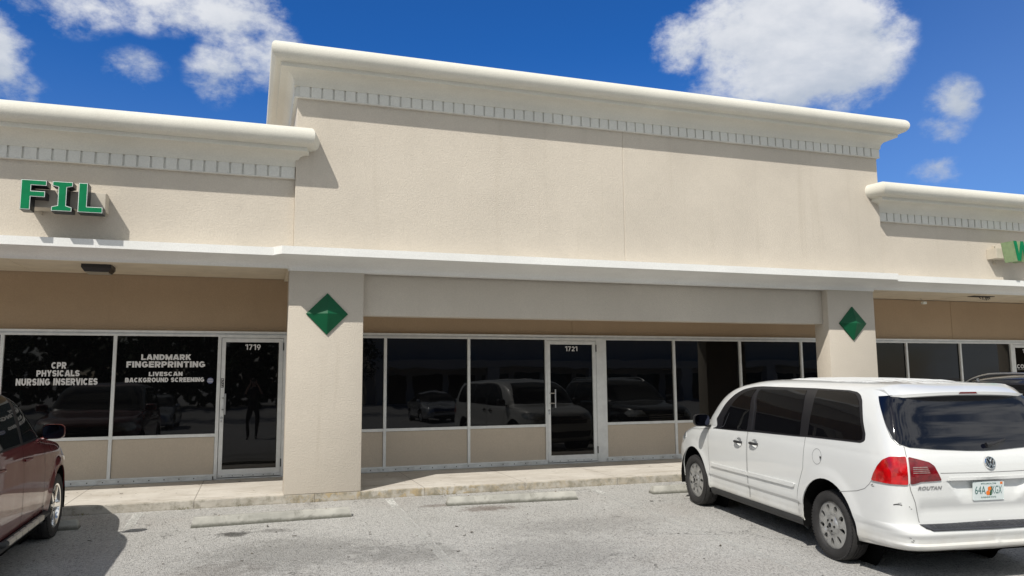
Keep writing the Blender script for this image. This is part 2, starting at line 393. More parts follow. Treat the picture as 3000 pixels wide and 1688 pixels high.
# ------------------------------------------------------------------ camera, sun, sky
cam = bpy.data.cameras.new('camera'); co_ = bpy.data.objects.new('camera', cam); COL.objects.link(co_)
fw = Vector((.3167, .9413, .1173)).normalized(); rt = Vector((.9481, -.3180, -.0078)); rt = (rt-fw*rt.dot(fw)).normalized(); up = rt.cross(fw)
co_.matrix_world = Matrix(((rt.x, up.x, -fw.x, -.6372), (rt.y, up.y, -fw.y, -10.9757), (rt.z, up.z, -fw.z, 1.5400), (0, 0, 0, 1)))
cam.sensor_width = 36; cam.lens = 2240.26/3000*36; cam.clip_start = .05; cam.clip_end = 2000
SC.camera = co_
SUN = Vector((-.96, -1, 1.59)).normalized()
sl = bpy.data.lights.new('sun', 'SUN'); sl.energy = 4.05; sl.angle = radians(.53); sl.color = (1, .955, .875)
so = bpy.data.objects.new('sun', sl); COL.objects.link(so); so.rotation_euler = SUN.to_track_quat('Z', 'Y').to_euler(); so.location = (-20, -20, 30)

w = bpy.data.worlds.new('World'); SC.world = w; w.use_nodes = True
nt = NT(w.node_tree); bg = nt.n['Background']
sky = nt.node('ShaderNodeTexSky'); sky.sky_type = 'NISHITA'; sky.sun_disc = False
sky.sun_elevation = math.asin(SUN.z); sky.sun_rotation = atan2(SUN.x, SUN.y); sky.altitude = 0; sky.air_density = 1.0; sky.dust_density = .3; sky.ozone_density = 3.0
d = nt.vm('NORMALIZE', nt.node('ShaderNodeTexCoord').outputs['Generated'])
dx, dy, dz = nt.sep(d)
tint = nt.mix(nt.ramp(dy, -.15, .35), (.95, .80, .64), (.135, .50, 1.0))
skyc = nt.mix(1.0, sky.outputs[0], tint, 'MULTIPLY')
hz = nt.math('ADD', nt.ramp(dz, .42, .12, 0, .16), nt.ramp(dx, .45, .85, 0, .12))
skyc = nt.mix(hz, skyc, (3.6, 4.6, 6.2))
# clouds: soft lobes placed by direction, broken up by noise
def lobe(cx, cy, cz, r, sz=1.0, amt=1.0):
    v = nt.vm('SUBTRACT', d, (cx, cy, cz)); v = nt.vm('MULTIPLY', v, (1, 1, sz))
    return nt.math('MULTIPLY', nt.ramp(nt.vm('LENGTH', v), 0, r*1.35, 1, 0), amt)
L = None
for a in [(.5793, .7161, .3893, .125, 1.15, 1.65), (.620, .690, .3762, .095, 1.2, 1.5), (.5429, .7373, .402, .09, 1.2, 1.4), (.6321, .7, .3365, .085, 1.7, .80), (.655, .68, .325, .05, 1.5, .62), (.59, .70, .43, .11, 1.0, 1.2),
          (.4904, .7733, .4019, .056, 1.2, 1.05), (.515, .765, .350, .055, 1.7, .55), (.7268, .6202, .3013, .036, 1.0, .80), (.722, .632, .272, .034, 1.2, .72), (.7256, .6484, .2302, .038, 1.3, .70),
          (-.1261, .9034, .4320, .12, 2.4, .78), (-.217, .8913, .4200, .11, 1.9, .72), (-.03, .9139, .425, .075, 1.5, .86), (.005, .9239, .3920, .055, 1.0, .74), (-.0502, .9321, .3586, .055, 1.1, .58), (-.280, .9016, .35, .050, .8, 1.10),
          (-.25, .93, .31, .04, 1.2, .70), (-.14, .94, .355, .05, 1.5, .62), (-.3, .80, .60, .35, 1.5, .9)]:
    q = lobe(*a); L = q if L is None else nt.math('MAXIMUM', L, q)
sc3 = nt.vm('MULTIPLY', d, (1, 1, 1.5))
n1 = nt.noise(sc3, 7.0, 9, .60, .1); n2 = nt.noise(sc3, 34, 6, .65, .1)
# unseen clouds behind the camera, thickened to whiten the facade's ambient light
nb = nt.noise(nt.vm('ADD', nt.vm('MULTIPLY', d, (1, 1, 1.6)), (4, 1, 7)), 3.6, 8, .6, .3)
back = nt.math('MULTIPLY', nt.ramp(nb, .43, .57), nt.ramp(dy, -.25, .15, 1, 0))
nz = nt.math('ADD', nt.math('MULTIPLY', nt.math('SUBTRACT', n1, .5), 2.4), nt.math('MULTIPLY', nt.math('SUBTRACT', n2, .5), 1.1))
den = nt.math('ADD', L, nt.math('MULTIPLY', nz, nt.ramp(L, .02, .40)))
den = nt.ramp(den, .26, 1.10)
den = nt.math('MAXIMUM', den, back)
den = nt.math('MULTIPLY', den, .95, clamp=True)
# sunlit edges brighter, thick bellies greyer
up2 = nt.noise(nt.vm('ADD', sc3, (-.012, 0, .03)), 7.0, 7, .55, .25)
lit = nt.math('ADD', nt.math('MULTIPLY', nt.math('SUBTRACT', n1, up2), 1.5), nt.ramp(dz, .26, .42, .05, .62, False))
ccol = nt.mix(nt.ramp(lit, .05, .85, 0, 1), (6.2, 6.9, 8.0), (10.2, 10.4, 10.8))
ccol = nt.mix(1.0, ccol, nt.mix(nt.ramp(dy, -.15, .25), (.88, .86, .80), (.68, .68, .68)), 'MULTIPLY')
fin = nt.mix(den, skyc, ccol)
nt.put(bg.inputs['Color'], fin); bg.inputs['Strength'].default_value = .112
SC.view_settings.view_transform = 'Standard'; SC.view_settings.look = 'None'; SC.view_settings.gamma = 1; SC.view_settings.exposure = .07
SC.cycles.max_bounces = 8; SC.cycles.glossy_bounces = 4; SC.cycles.diffuse_bounces = 4

# ------------------------------------------------------------------ ground, walkway
ys = [-400, -200, -100, -60, -30, -20, -14, -10, -7, -4.77, -3.2, -1.8, -.9, 0, 1.0, 60]
xs = [-400, -150, -50, -20, -8, -4, 0, 4, 8, 12, 20, 50, 150, 400]
g = MB(); g.add([(x, y, gz(y)) for y in ys for x in xs], [(j*len(xs)+i, j*len(xs)+i+1, (j+1)*len(xs)+i+1, (j+1)*len(xs)+i) for j in range(len(ys)-1) for i in range(len(xs)-1)])
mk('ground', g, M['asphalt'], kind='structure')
g = MB(); g.box(-40, 45, 0, 2.35, -.40, 0, .012); mk('walkway', g, M['concrete'], kind='structure')
for lx in (-5.1, -1.96, 1.19, 4.22, 7.3, 10.4, 13.5):
    g = MB(); yy = [-.11-.30*i for i in range(17)]
    wd = .052
    vs = []; fs = []
    for y in yy: vs += [(lx+o, y, gz(y)+.004) for o in (-wd, -wd+.014, wd-.014, wd)]
    for i in range(len(yy)-1): fs += [(i*4+k, i*4+k+1, i*4+k+5, i*4+k+4) for k in range(3)]
    g.add(vs, fs); o = mk('parking_line', g, M['paint'], fixn=False, kind='structure')
    at = o.data.attributes.new('edge', 'FLOAT', 'FACE')
    for i in range(len(fs)): at.data[i].value = 0.0 if i % 3 == 1 else 1.0
# dark dropped leaf bits and pebbles lying about the lot
g = MB()
for i in range(1100):
    x = random.uniform(-6, 13); y = -abs(random.gauss(0, 1.8 if random.random() < .6 else 4)) if random.random() < .85 else random.uniform(0.05, 1.9)
    if y < -9: continue
    z = (gz(y) if y < 0 else 0)+.005; s_ = random.uniform(.007, .017)*(1 if random.random() < .9 else 1.9); a = random.uniform(0, pi); e = random.uniform(.25, .7)
    pts = []
    for k in range(6):
        t = 2*pi*k/6; px = cos(t)*s_; py = sin(t)*s_*e
        pts.append((x+px*cos(a)-py*sin(a), y+px*sin(a)+py*cos(a), z+abs(cos(t))*s_*.25))
    g.add(pts, [tuple(range(6))])
mk('fallen_leaves', g, M['leaf'], fixn=False, kind='stuff')
g = MB()
for cx, n in ((-2.05+.6, 14), (-.75, 10), (1.9, 14), (2.05, 10), (4.4, 10), (2.8, 6), (.2, 6), (-2.6, 6)):
    for i in range(n):
        x = cx+random.gauss(0, .05); a = random.uniform(-1, 1); h_ = random.uniform(.01, .045)
        p0 = Vector((x, -.012, gz(0))); p2 = p0+Vector((a*.035, -.02-random.random()*.02, h_)); p1 = (p0+p2)/2+Vector((a*.01, 0, h_*.3))
        wv = Vector((.0025, .001, 0))
        g.add([p0-wv, p0+wv, p1+wv, p1-wv, p2], [(0, 1, 2, 3), (3, 2, 4)])
mk('weeds', g, M['weed'], fixn=False, kind='stuff')

# wheel stops
def wheel_stop(x0, y0, x1, y1, label):
    cx, cy = (x0+x1)/2, (y0+y1)/2; L_ = hypot(x1-x0, y1-y0); rz = atan2(y1-y0, x1-x0)
    t = thing('wheel_stop', label, 'wheel stop', (cx, cy, gz(cy)-.004), rz, 'concrete wheel stops along the kerb')
    g = MB(); sec = [(0, 0), (.004, .022), (.045, .108), (.060, .116), (.105, .116), (.120, .108), (.158, .022), (.162, 0)]
    N = 26; st = []
    for i in range(N+1):
        x = -L_/2+L_*i/N
        e = .03 if i in (0, N) else 0
        st.append([(x+(-1 if i == 0 else 1)*(-e*(q[1]/.116) if i in (0, N) else 0), q[0]+random.uniform(-.0012, .0012), q[1]+(random.uniform(-.0015, .0015) if q[1] > 0 else 0)) for q in sec])
    n = len(sec); vs = [p for r in st for p in r]
    fs = [(i*n+k, (i+1)*n+k, (i+1)*n+k+1, i*n+k+1) for i in range(N) for k in range(n-1)]
    fs += [tuple(range(n)), tuple(N*n+k for k in range(n))]
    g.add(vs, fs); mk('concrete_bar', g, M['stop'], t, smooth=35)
    for sx in (-.62, .62):
        g = MB(); g.lathe([(0.0, .006), (.009, .005), (.010, 0)], 10, T=Matrix.Translation((sx, .082, .1165)) @ Matrix.Rotation(pi/2, 4, 'X')); mk('steel_pin', g, M['rebar'], t)
    return t
wheel_stop(-1.281, -1.158, .574, -1.086, 'weathered concrete wheel stop in the empty bay before the left pillar')
wheel_stop(1.85, -.808, 3.70, -.917, 'weathered concrete wheel stop in front of the glass door numbered 1721')
wheel_stop(4.887, -.882, 6.73, -.96, 'concrete wheel stop ending just left of the white minivan front wheel')
wheel_stop(-4.32, -.83, -2.492, -.845, 'shaded concrete wheel stop beside the red car front wheel')
wheel_stop(7.93, -.85, 9.76, -.85, 'concrete wheel stop under the black car nose behind the minivan')

# ------------------------------------------------------------------ the shop building
B = thing('shop_building', 'beige stucco strip mall with cream cornices, square pillars and tinted shopfronts', 'building')
YS = 2.114
WL, WR, YU, YW = -.172, 9.985, -.25, -.16
def arc(cx, cz, r, a0, a1, n, sx=1, sz=1): return [(cx+r*sx*cos(radians(a0+(a1-a0)*i/n)), cz+r*sz*sin(radians(a0+(a1-a0)*i/n))) for i in range(n+1)]
# upper walls
g = MB(); g.box(WL, 4.855, YU, 16, 3.225, 5.80, .006); g.box(4.865, WR, YU, 16, 3.225, 5.80, .006); g.box(4.80, 4.93, YU+.008, 15.9, 3.23, 5.79)
mk('upper_wall', g, M['stucco'], B, label='tall blank beige parapet wall over the middle unit')
g = MB(); g.box(-13.2, WL+.0, YW, 16, 3.245, 4.62, .006); mk('upper_wall', g, M['stucco'], B, label='lower beige parapet wall under the left cornice')
g = MB(); g.box(WR, 29.2, YW, 16, 3.245, 4.62, .006); mk('upper_wall', g, M['stucco'], B, label='lower beige parapet wall under the right cornice')
def cornice_prof(z0, top):  # z0 = dentil underside
    z1 = z0+.165
    fx = .085
    p = [(-.06, z1-.01), (.060, z1-.01), (.060, z1+.008)]
    cz = z0+.322                      # cove from (.055,z1) out to (.215,cz)
    p += [(.063+(.145+fx*.8)*(1-cos(radians(90*i/8))), z1+.015+(cz-z1-.015)*sin(radians(90*i/8))) for i in range(0, 9)]
    p += [(.214+fx, cz+.003), (.214+fx, cz+.058), (.250+fx, cz+.064)]
    r = .124; rc = cz+.066+r; fx = .085
    p += [(.256+fx+r*cos(radians(a)), rc+r*sin(radians(a))) for a in range(-88, 95, 12)]
    p += [(.12, rc+r+.004), (-.30, rc+r+.004), (-.30, z1-.01)]
    return p
def dentils(g, x0, x1, y, z0, sp=.1585, flip=False):
    n = int((x1-x0)/sp)
    for i in range(n):
        b0 = x1-(i+1)*sp+.012 if not flip else x0+i*sp+.012
        b1 = b0+sp-.024
        if i == 0: b1 = x1+.03 if not flip else b1
        if i == 0 and flip: b0 = x0-.03
        g.box(b0, b1, y-.050, y+.02, z0+.0055, z0+.168, .003)
    g.box(min(x0, x1-n*sp)-.03, x1+.033, y-.028, y+.03, z0+.005, z0+.165)
    g.box(min(x0, x1-n*sp)-.03, x1+.036, y-.053, y+.03, z0-.006, z0+.005, .002)
ZC = 5.465
g = MB(); g.sweep(cornice_prof(ZC, 0), [(WL, 15.5), (WL, YU), (WR, YU), (WR, 15.5)], (.80, .76)); mk('cornice', g, M['trim'], B, smooth=28, label='high cream cornice along the top of the middle parapet')
g = MB(); dentils(g, WL, WR, YU, ZC)
for i in range(10):
    y0 = YU+.02+i*.1585; g.box(WL-.048, WL+.02, y0+.011, y0+.1475, ZC+.012, ZC+.168, .003); g.box(WR-.02, WR+.048, y0+.011, y0+.1475, ZC+.012, ZC+.168, .003)
g.box(WL-.036, WL+.03, YU+.031, 4, ZC-.012, ZC+.010); g.box(WR-.03, WR+.037, YU+.031, 4, ZC-.012, ZC+.010)
mk('dentil_band', g, M['dentil'], B)
ZL = 4.318
g = MB(); g.sweep(cornice_prof(ZL, 0), [(-13.2, YW), (WL-.02, YW), (WL-.02, .30)], (1, .53)); mk('cornice', g, M['trim'], B, smooth=28, label='lower cream cornice at the left ending against the tall wall')
g = MB(); dentils(g, -14, WL-.04, YW, ZL, .1625); mk('dentil_band', g, M['dentil'], B)
g = MB(); g.sweep(cornice_prof(ZL, 0), [(WR+.035, .30), (WR+.035, YW), (29.2, YW)], (.55, 1)); mk('cornice', g, M['trim'], B, smooth=28, label='lower cream cornice at the right starting against the tall wall')
g = MB(); dentils(g, WR+.035, 24, YW, ZL, .1625, True); mk('dentil_band', g, M['dentil'], B)
# ledge (canopy edge) with a cove beneath
def ledge_prof(P, z1, zb):
    p = [(-.10, z1), (P, z1), (P, z1-.108), (P-.005, z1-.110)]
    q = P-.005; s_ = zb
    p += [(q-(q-.02)*sin(radians(90*i/9)), s_+(z1-.110-s_)*cos(radians(90*i/9))) for i in range(0, 10)]
    p += [(.015, zb-.002), (-.10, zb-.002)]
    return p
g = MB(); g.sweep(ledge_prof(.54, 3.311, 3.055), [(-.205, .055), (-.205, 0), (9.957, 0), (9.957, .055)], (.24, .12)); mk('ledge', g, M['ledge'], B, smooth=28, label='white moulded ledge over the middle unit, set slightly forward')
g = MB(); g.sweep(ledge_prof(.42, 3.306, 3.09), [(-13.2, .02), (-.2065, .02)], (1, 1)); mk('ledge', g, M['ledge'], B, smooth=28, label='white moulded ledge at the left under the green letters')
g = MB(); g.sweep(ledge_prof(.42, 3.306, 3.09), [(9.9585, .02), (29.2, .02)], (1, 1)); mk('ledge', g, M['ledge'], B, smooth=28, label='white moulded ledge at the right')
for x0, x1 in ((-13.2, -.2125), (9.9635, 29.2)):
    g = MB(); g.box(x0, x1, .10, YS+.02, 3.195, 3.24); g.box(x0, x1, .06, .12, 3.087, 3.24)
    for k in range(int((x1-x0)/2.44)):
        xx = x1-1.2-k*2.44 if x1 < 0 else x0+1.2+k*2.44
        g.box(xx-.012, xx+.012, .12, YS, 3.190, 3.195)
    mk('soffit', g, M['soffit'], B)
g = MB(); g.box(-.21, 9.96, .30, YS+.02, 3.16, 3.22); mk('soffit', g, M['soffit'], B)
# pillars and the beam
for x0, x1, lab in ((-.211, .818, 'left square beige pillar between the two numbered doors'), (8.937, 9.962, 'right square beige pillar behind the white minivan'), (-9.36, -8.33, None), (18.1, 19.13, None)):
    g = MB(); g.box(x0, x1, 0, .36, .002, 3.075, .010); o = mk('pillar', g, M['stucco'], B, smooth=30)
    g = MB(); g.box(x0-.003, x1+.003, -.006, -.0005, -.3, -.003, .002); mk('pillar_base', g, M['concrete'], B)
    if lab: o['label'] = lab
g = MB(); g.box(.818, 8.937, .141, .33, 2.454, 3.16, .008); mk('beam', g, M['stucco'], B)
g = MB(); g.box(-13.2, -.135, YS+.045, YS+.25, 2.325, 3.20); g.box(-.125, 4.950, YS+.045, YS+.25, 2.325, 3.17); g.box(4.960, 14.2, YS+.045, YS+.25, 2.325, 3.17 if False else 3.19); g.box(14.21, 29.2, YS+.045, YS+.25, 2.325, 3.19)
g.box(-13.1, 29.1, YS+.06, YS+.2, 2.33, 3.15)
mk('shopfront_wall', g, M['brown'], B, label='tan painted wall band above the shopfront glass')
g = MB(); g.box(-13.2, 29.2, YS-.012, YS+.08, 2.292, 2.326, .003); g.box(-13.2, 29.2, YS+.012, YS+.08, 2.270, 2.2915); mk('header_trim', g, M['alu'], B)
for xa_ in (-13.35, 29.205): g = MB(); g.box(xa_, xa_+.145, .4, 16, -.3, 3.24); mk('end_wall', g, M['stucco'], B)
# interior darkness behind the shopfront: floor, back wall
g = MB(); g.box(-13.2, 29.2, 2.36, 15.8, -.4, -.02); g.box(-13.2, 29.2, 15.7, 15.9, -.02, 3.1); g.box(-13.2, -13.0, 2.4, 15.7, -.02, 3.1); g.box(29.0, 29.2, 2.4, 15.7, -.02, 3.1)
mk('interior_shell', g, M['blackp'], B)
for xa_, xb_ in ((-13.1, WL-.02), (WR+.02, 29.1)): g = MB(); g.box(xa_, xb_, .05, 15.9, 4.30, 4.36); mk('roof', g, M['roof'], B)

def window(x0, x1, lettering=None):
    """one bay between mullion centres: frame (uprights to the floor, sill), pane, stucco panel"""
    h = .024; g = MB(); y0, y1 = YS-.022, YS+.06
    g.box(x0, x0+h, y0, y1, 0.004, 2.2695, .002); g.box(x1-h, x1, y0, y1, 0.004, 2.2695, .002)
    g.box(x0+h, x1-h, y0+.006, y1, 2.238, 2.2695); g.box(x0+h, x1-h, y0+.004, y1, .666, .713)
    g.box(x0+h, x1-h, y0+.010, y1, .05, .085)
    w_ = mk('window', g, M['alu'], B)
    g = MB(); g.box(x0+h, x1-h, YS+.018, YS+.026, .713, 2.238); mk('glass_pane', g, M['glass'], w_)
    g = MB(); g.box(x0+h+.004, x1-h-.004, YS+.004, YS+.04, .085, .662, .002); mk('stucco_panel', g, M['panel'], w_)
    if lettering:
        for nm, mat_, fn in lettering:
            g = MB(); fn(g); mk(nm, g, mat_, w_, fixn=False)
    return w_
def flashing(x0, x1):
    g = MB(); g.box(x0, x1, YS-.075, YS-.066, .012, .070); g.box(x0, x1, YS-.066, YS+.0, .060, .068); g.box(x0, x1, YS-.066, YS-.02, .003, .012)
    n = int((x1-x0)/.21)
    for i in range(n):
        x = x0+.08+i*.21; g.box(x-.008, x+.008, YS-.079, YS-.0745, .034, .050, .002, 1)
    mk('base_flashing', g, [M['alu_d'], M['screw']], B)
YG = YS+.0155
LL = [('CPR', -3.515, -3.318, 1.738, 1.835), ('PHYSICALS', -3.705, -3.135, 1.622, 1.714), ('NURSING INSERVICES', -3.965, -2.885, 1.490, 1.592)]
LR = [('LANDMARK', -2.300, -1.586, 1.868, 1.954), ('FINGERPRINTING', -2.502, -1.374, 1.752, 1.846), ('LIVESCAN', -2.182, -1.699, 1.618, 1.683), ('BACKGROUND SCREENING', -2.510, -1.380, 1.524, 1.594)]
def lines(L_): return [('lettering', M['decal'], (lambda g, q=q: add_strokes(g, q[0], q[1], q[2], q[3], q[4], YG))) for q in L_]
def sticker(g):
    g.add([(-1.290+.047*cos(2*pi*i/24), YG, 1.541+.047*sin(2*pi*i/24)) for i in range(24)], [tuple(range(24))])
def sticker2(g):
    for z in (1.518, 1.532, 1.552, 1.566):
        hw = (max(0, .047**2-(z-1.541)**2))**.5*.9; g.add([(-1.29-hw, YG-.001, z-.0025), (-1.29+hw, YG-.001, z-.0025), (-1.29+hw, YG-.001, z+.0035), (-1.29-hw, YG-.001, z+.0035)], [(0, 1, 2, 3)])
for i in range(6, 0, -1): window(-4.165-1.495*i, -4.165-1.495*(i-1))
window(-4.165, -2.668, lines(LL))['label'] = 'dark window lettered CPR PHYSICALS NURSING INSERVICES'
window(-2.668, -1.168, lines(LR)+[('sticker', M['decalblue'], sticker), ('sticker_stripes', M['decal'], sticker2)])['label'] = 'dark window lettered LANDMARK FINGERPRINTING with a round sticker'
for a, b2 in ((-.135, 1.479), (1.479, 2.950), (2.950, 4.412), (5.588, 7.060), (7.060, 8.561), (8.561, 10.04), (10.04, 11.40), (11.40, 12.81), (12.81, 14.345), (14.345, 15.874)): window(a, b2)
for i in range(8): window(17.1+1.5*i, 18.6+1.5*i)
flashing(-13.1, -1.205); flashing(-.10, 4.385); flashing(5.585, 15.84); flashing(17.1, 29)

def door(x0, x1, jl, jr, num, nx0, nx1, hx, lab, barcode=False, extra=None):
    """door leaf between x0 and x1 with jambs jl/jr"""
    g = MB(); y0, y1 = YS-.022, YS+.06
    g.box(jl[0], jl[1], y0, y1, .004, 2.2695, .002)
    g.box(jr[0], jr[1], y0, y1, .004, 2.2695, .002); g.box(jl[1], jr[0], y0+.003, y1, 2.222, 2.2695)
    g.box(x1+.004, x1+.012, y0+.004, y0+.03, .02, 2.218, 0)
    mk('door_frame', g, M['alu'], B)
    g = MB(); ya, yb = YS-.014, YS+.03
    g.box(x0, x0+.060, ya, yb, .028, 2.215, .002); g.box(x1-.066, x1, ya, yb, .028, 2.215, .002)
    g.box(x0+.060, x1-.066, ya+.002, yb, 2.152, 2.215); g.box(x0+.060, x1-.066, ya+.002, yb, .028, .150)
    dl = mk('door', g, M['alu'], B, label=lab)
    g = MB(); g.box(x0+.060, x1-.066, YS+.010, YS+.018, .150, 2.152); mk('glass_pane', g, M['glass'], dl)
    g = MB(); g.box(x0-.002, x1+.002, ya-.018, ya-.001, .030, .072, .002)
    for i in range(6): g.box(x0+.06+i*.155, x0+.072+i*.155, ya-.021, ya-.017, .045, .057, 0, 1)
    mk('weather_strip', g, [M['alu_d'], M['screw']], dl)
    g = MB(); g.box(x0-.03, x1+.03, YS-.05, YS+.06, .002, .018, .003); mk('threshold', g, M['alu_d'], B)
    g = MB(); g.tube([(hx, YS-.075, 1.005), (hx, YS-.075, 1.335)], .013, 12)
    for z in (1.085, 1.265): g.tube([(hx, YS-.075, z), (hx-.03, YS-.05, z), (x0+.035, ya, z)], .010, 8)
    mk('handle', g, M['steel'], dl, smooth=40)
    g = MB(); g.lathe([(0, -.012), (.016, -.012), (.021, -.004), (.022, 0)], 16, T=Matrix.Translation((x0+.03, ya, .955)))
    g.box(x0+.018, x0+.042, ya-.004, ya, .885, .925, .003); mk('lock', g, M['steel'], dl, smooth=40)
    for z in (2.02, .16):
        g = MB(); g.box(x1-.004, x1+.014, ya-.016, ya+.002, z, z+.13, .004); mk('hinge', g, M['blackp'], dl)
    if barcode:
        g = MB(); g.box(x0+.005, x0+.048, ya-.002, ya, 1.43, 1.575); g2 = MB()
        mk('notice_strip', g, M['blackp'], dl)
        for k, ch in enumerate('PULL'[::-1]): add_text(g2, ch, x0+.014, x0+.040, 1.440+k*.033, 1.465+k*.033, ya-.003, .03)
        mk('notice_lettering', g2, M['decal'], dl, fixn=False)
    g = MB(); add_strokes(g, num, nx0, nx1, 2.03, 2.118, YS+.007, .175, .12)
    if extra: extra(g)
    mk('number_decal', g, M['decal'], dl, fixn=False)
door(-1.133, -.194, (-1.168, -1.141), (-.185, -.135), '1719', -.780, -.545, -1.055, 'aluminium framed glass door numbered 1719', True)
door(4.427, 5.400, (4.412, 4.421), (5.410, 5.588), '1721', 4.795, 5.038, 4.556, 'aluminium framed glass door numbered 1721')
def ex(g):
    add_strokes(g, 'CODN', 16.04, 16.46, 1.675, 1.770, YS+.007, .2); g.box(16.05, 16.8, YS+.006, YS+.0075, 1.645, 1.650)
door(15.935, 17.04, (15.874, 15.927), (17.05, 17.1), '1723', 16.255, 16.53, 16.07, 'aluminium framed glass door at the far right edge', extra=ex)

# ------------------------------------------------------------------ fixtures and signs
def diamond(cx, cz, a, label):
    t = thing('wall_ornament', label, 'wall ornament', (cx, 0, cz), 0, 'green diamond ornaments on the pillars')
    h = a; e = -.024; k = .985
    g = MB(); vs = [(0, e, h), (h*k, e, 0), (0, e, -h), (-h*k, e, 0), (0, -.115, 0), (0, -.001, h), (h*k, -.001, 0), (0, -.001, -h), (-h*k, -.001, 0)]
    g.add(vs, [(0, 1, 4), (1, 2, 4), (2, 3, 4), (3, 0, 4), (0, 5, 6, 1), (1, 6, 7, 2), (2, 7, 8, 3), (3, 8, 5, 0), (5, 8, 7, 6)])
    mk('pyramid_face', g, M['green'], t)
diamond(.312, 2.457, .292, 'green pyramid shaped diamond on the left pillar')
diamond(9.450, 2.462, .300, 'green pyramid shaped diamond on the right pillar above the minivan')

def grow2(poly, d):
    n = len(poly); out = []
    for i in range(n):
        p0, p1, p2 = (Vector(poly[k % n]) for k in (i-1, i, i+1)); a = (p1-p0).normalized(); b2 = (p2-p1).normalized()
        na = Vector((a.y, -a.x)); nb_ = Vector((b2.y, -b2.x)); out.append(tuple(p1+(na+nb_)/(1+na.dot(nb_))*d))
    return out
def letter(parent, poly, yf, yb, name='letter', side=None, white=True, inset=.0095):
    """channel letter: dark can, white edge trim, green face; poly counter-clockwise in (x,z)"""
    n = len(poly); ins = []
    for i in range(n):
        p0, p1, p2 = (Vector(poly[k % n]) for k in (i-1, i, i+1))
        a = (p1-p0).normalized(); b2 = (p2-p1).normalized(); na = Vector((-a.y, a.x)); nb_ = Vector((-b2.y, b2.x))
        k = 1+na.dot(nb_); ins.append(tuple(p1+(na+nb_)/k*inset))
    g = MB(); g.prism(poly, yf+.006, yb); o = mk(name, g, side or M['signside'], parent)
    if white:
        g = MB(); g.prism(grow2(poly, -.003), yf+.001, yf+.0055)
        mk('edge_trim', g, M['signwhite'], o)
    g = MB(); g.prism(ins if white else poly, yf-.0015, yf+.0005); mk('letter_face', g, M['signgreen'], o)
    return o
t = thing('wall_sign', 'green block letters FIL on a cream raceway high on the left wall', 'sign', (-2.9, YW, 3.60))
def rel(poly, ox=-2.9, oz=3.60): return [(a-ox, b2-oz) for a, b2 in poly]
YF, YBk = -.63-YW, -.43-YW
zt, zb = 3.960, 3.592
F_ = [(-3.350, zb), (-3.240, zb), (-3.240, 3.752), (-3.090, 3.752), (-3.090, 3.826), (-3.240, 3.826), (-3.240, 3.892), (-3.078, 3.892), (-3.078, zt), (-3.350, zt)]
I_ = [(-3.020, zb), (-2.798, zb), (-2.798, 3.645), (-2.860, 3.665), (-2.860, 3.888), (-2.798, 3.903), (-2.798, zt), (-3.020, zt), (-3.020, 3.903), (-2.955, 3.888), (-2.955, 3.665), (-3.020, 3.645)]
L_ = [(-2.737, zb), (-2.462, zb), (-2.462, 3.668), (-2.636, 3.668), (-2.636, zt), (-2.737, zt)]
for P_ in (F_, I_, L_): letter(t, rel(P_), YF, YBk)
g = MB(); g.box(-3.33+2.9, -2.470+2.9, YBk+.004, -.002, .068, .292, .004)
for xx in (-3.23, -2.52):
    g.box(xx+2.9-.02, xx+2.9+.02, -.03, -.002, .020, .345, .002); g.tube([(xx+2.9, -.045, .033), (xx+2.9, -.03, .033)], .010, 8); g.tube([(xx+2.9, -.045, .330), (xx+2.9, -.03, .330)], .010, 8)
mk('raceway', g, M['race'], t)
t = thing('wall_sign', 'start of a green letter W sign cut off at the right edge', 'sign', (12.9, YW, 3.60))
W_ = [(a+.03, b2) for a, b2 in ((12.681, 4.015), (12.755, 3.640), (12.838, 3.640), (12.893, 3.87), (12.948, 3.640), (13.031, 3.640), (13.105, 4.015), (13.025, 4.015), (12.985, 3.77), (12.928, 4.015), (12.858, 4.015), (12.801, 3.77), (12.761, 4.015))]
letter(t, rel(W_, 12.9), YF, YBk+.06, 'letter', M['signside2'], False, .001)
g = MB(); g.box(12.59-12.9, 1.2, YBk+.064, -.002, .122, .315, .004)
g.box(-.16, -.11, -.03, -.002, .03, .40, .002); g.tube([(-.135, -.05, .045), (-.135, -.03, .045)], .011, 8); g.tube([(-.135, -.05, .385), (-.135, -.03, .385)], .011, 8)
mk('raceway', g, M['race'], t)
# soffit light (square shallow lantern)
lx, ly = -2.80, 1.24
t = thing('ceiling_light', 'dark square soffit light under the left canopy', 'ceiling light', (lx, ly, 3.195))
g = MB(); R0 = [(-.19, -.19), (.19, -.19), (.19, .19), (-.19, .19)]
g.add([(x, y, -.001) for x, y in R0]+[(x*1.0, y*1.0, -.05) for x, y in R0]+[(x*.80, y*.80, -.105) for x, y in R0], [(0, 1, 5, 4), (1, 2, 6, 5), (2, 3, 7, 6), (3, 0, 4, 7), (4, 5, 9, 8), (5, 6, 10, 9), (6, 7, 11, 10), (7, 4, 8, 11)])
mk('housing', g, M['blackp'], t)
g = MB(); g.box(-.150, .150, -.150, .150, -.112, -.1055, .002); mk('lens', g, M['lamp'], t)
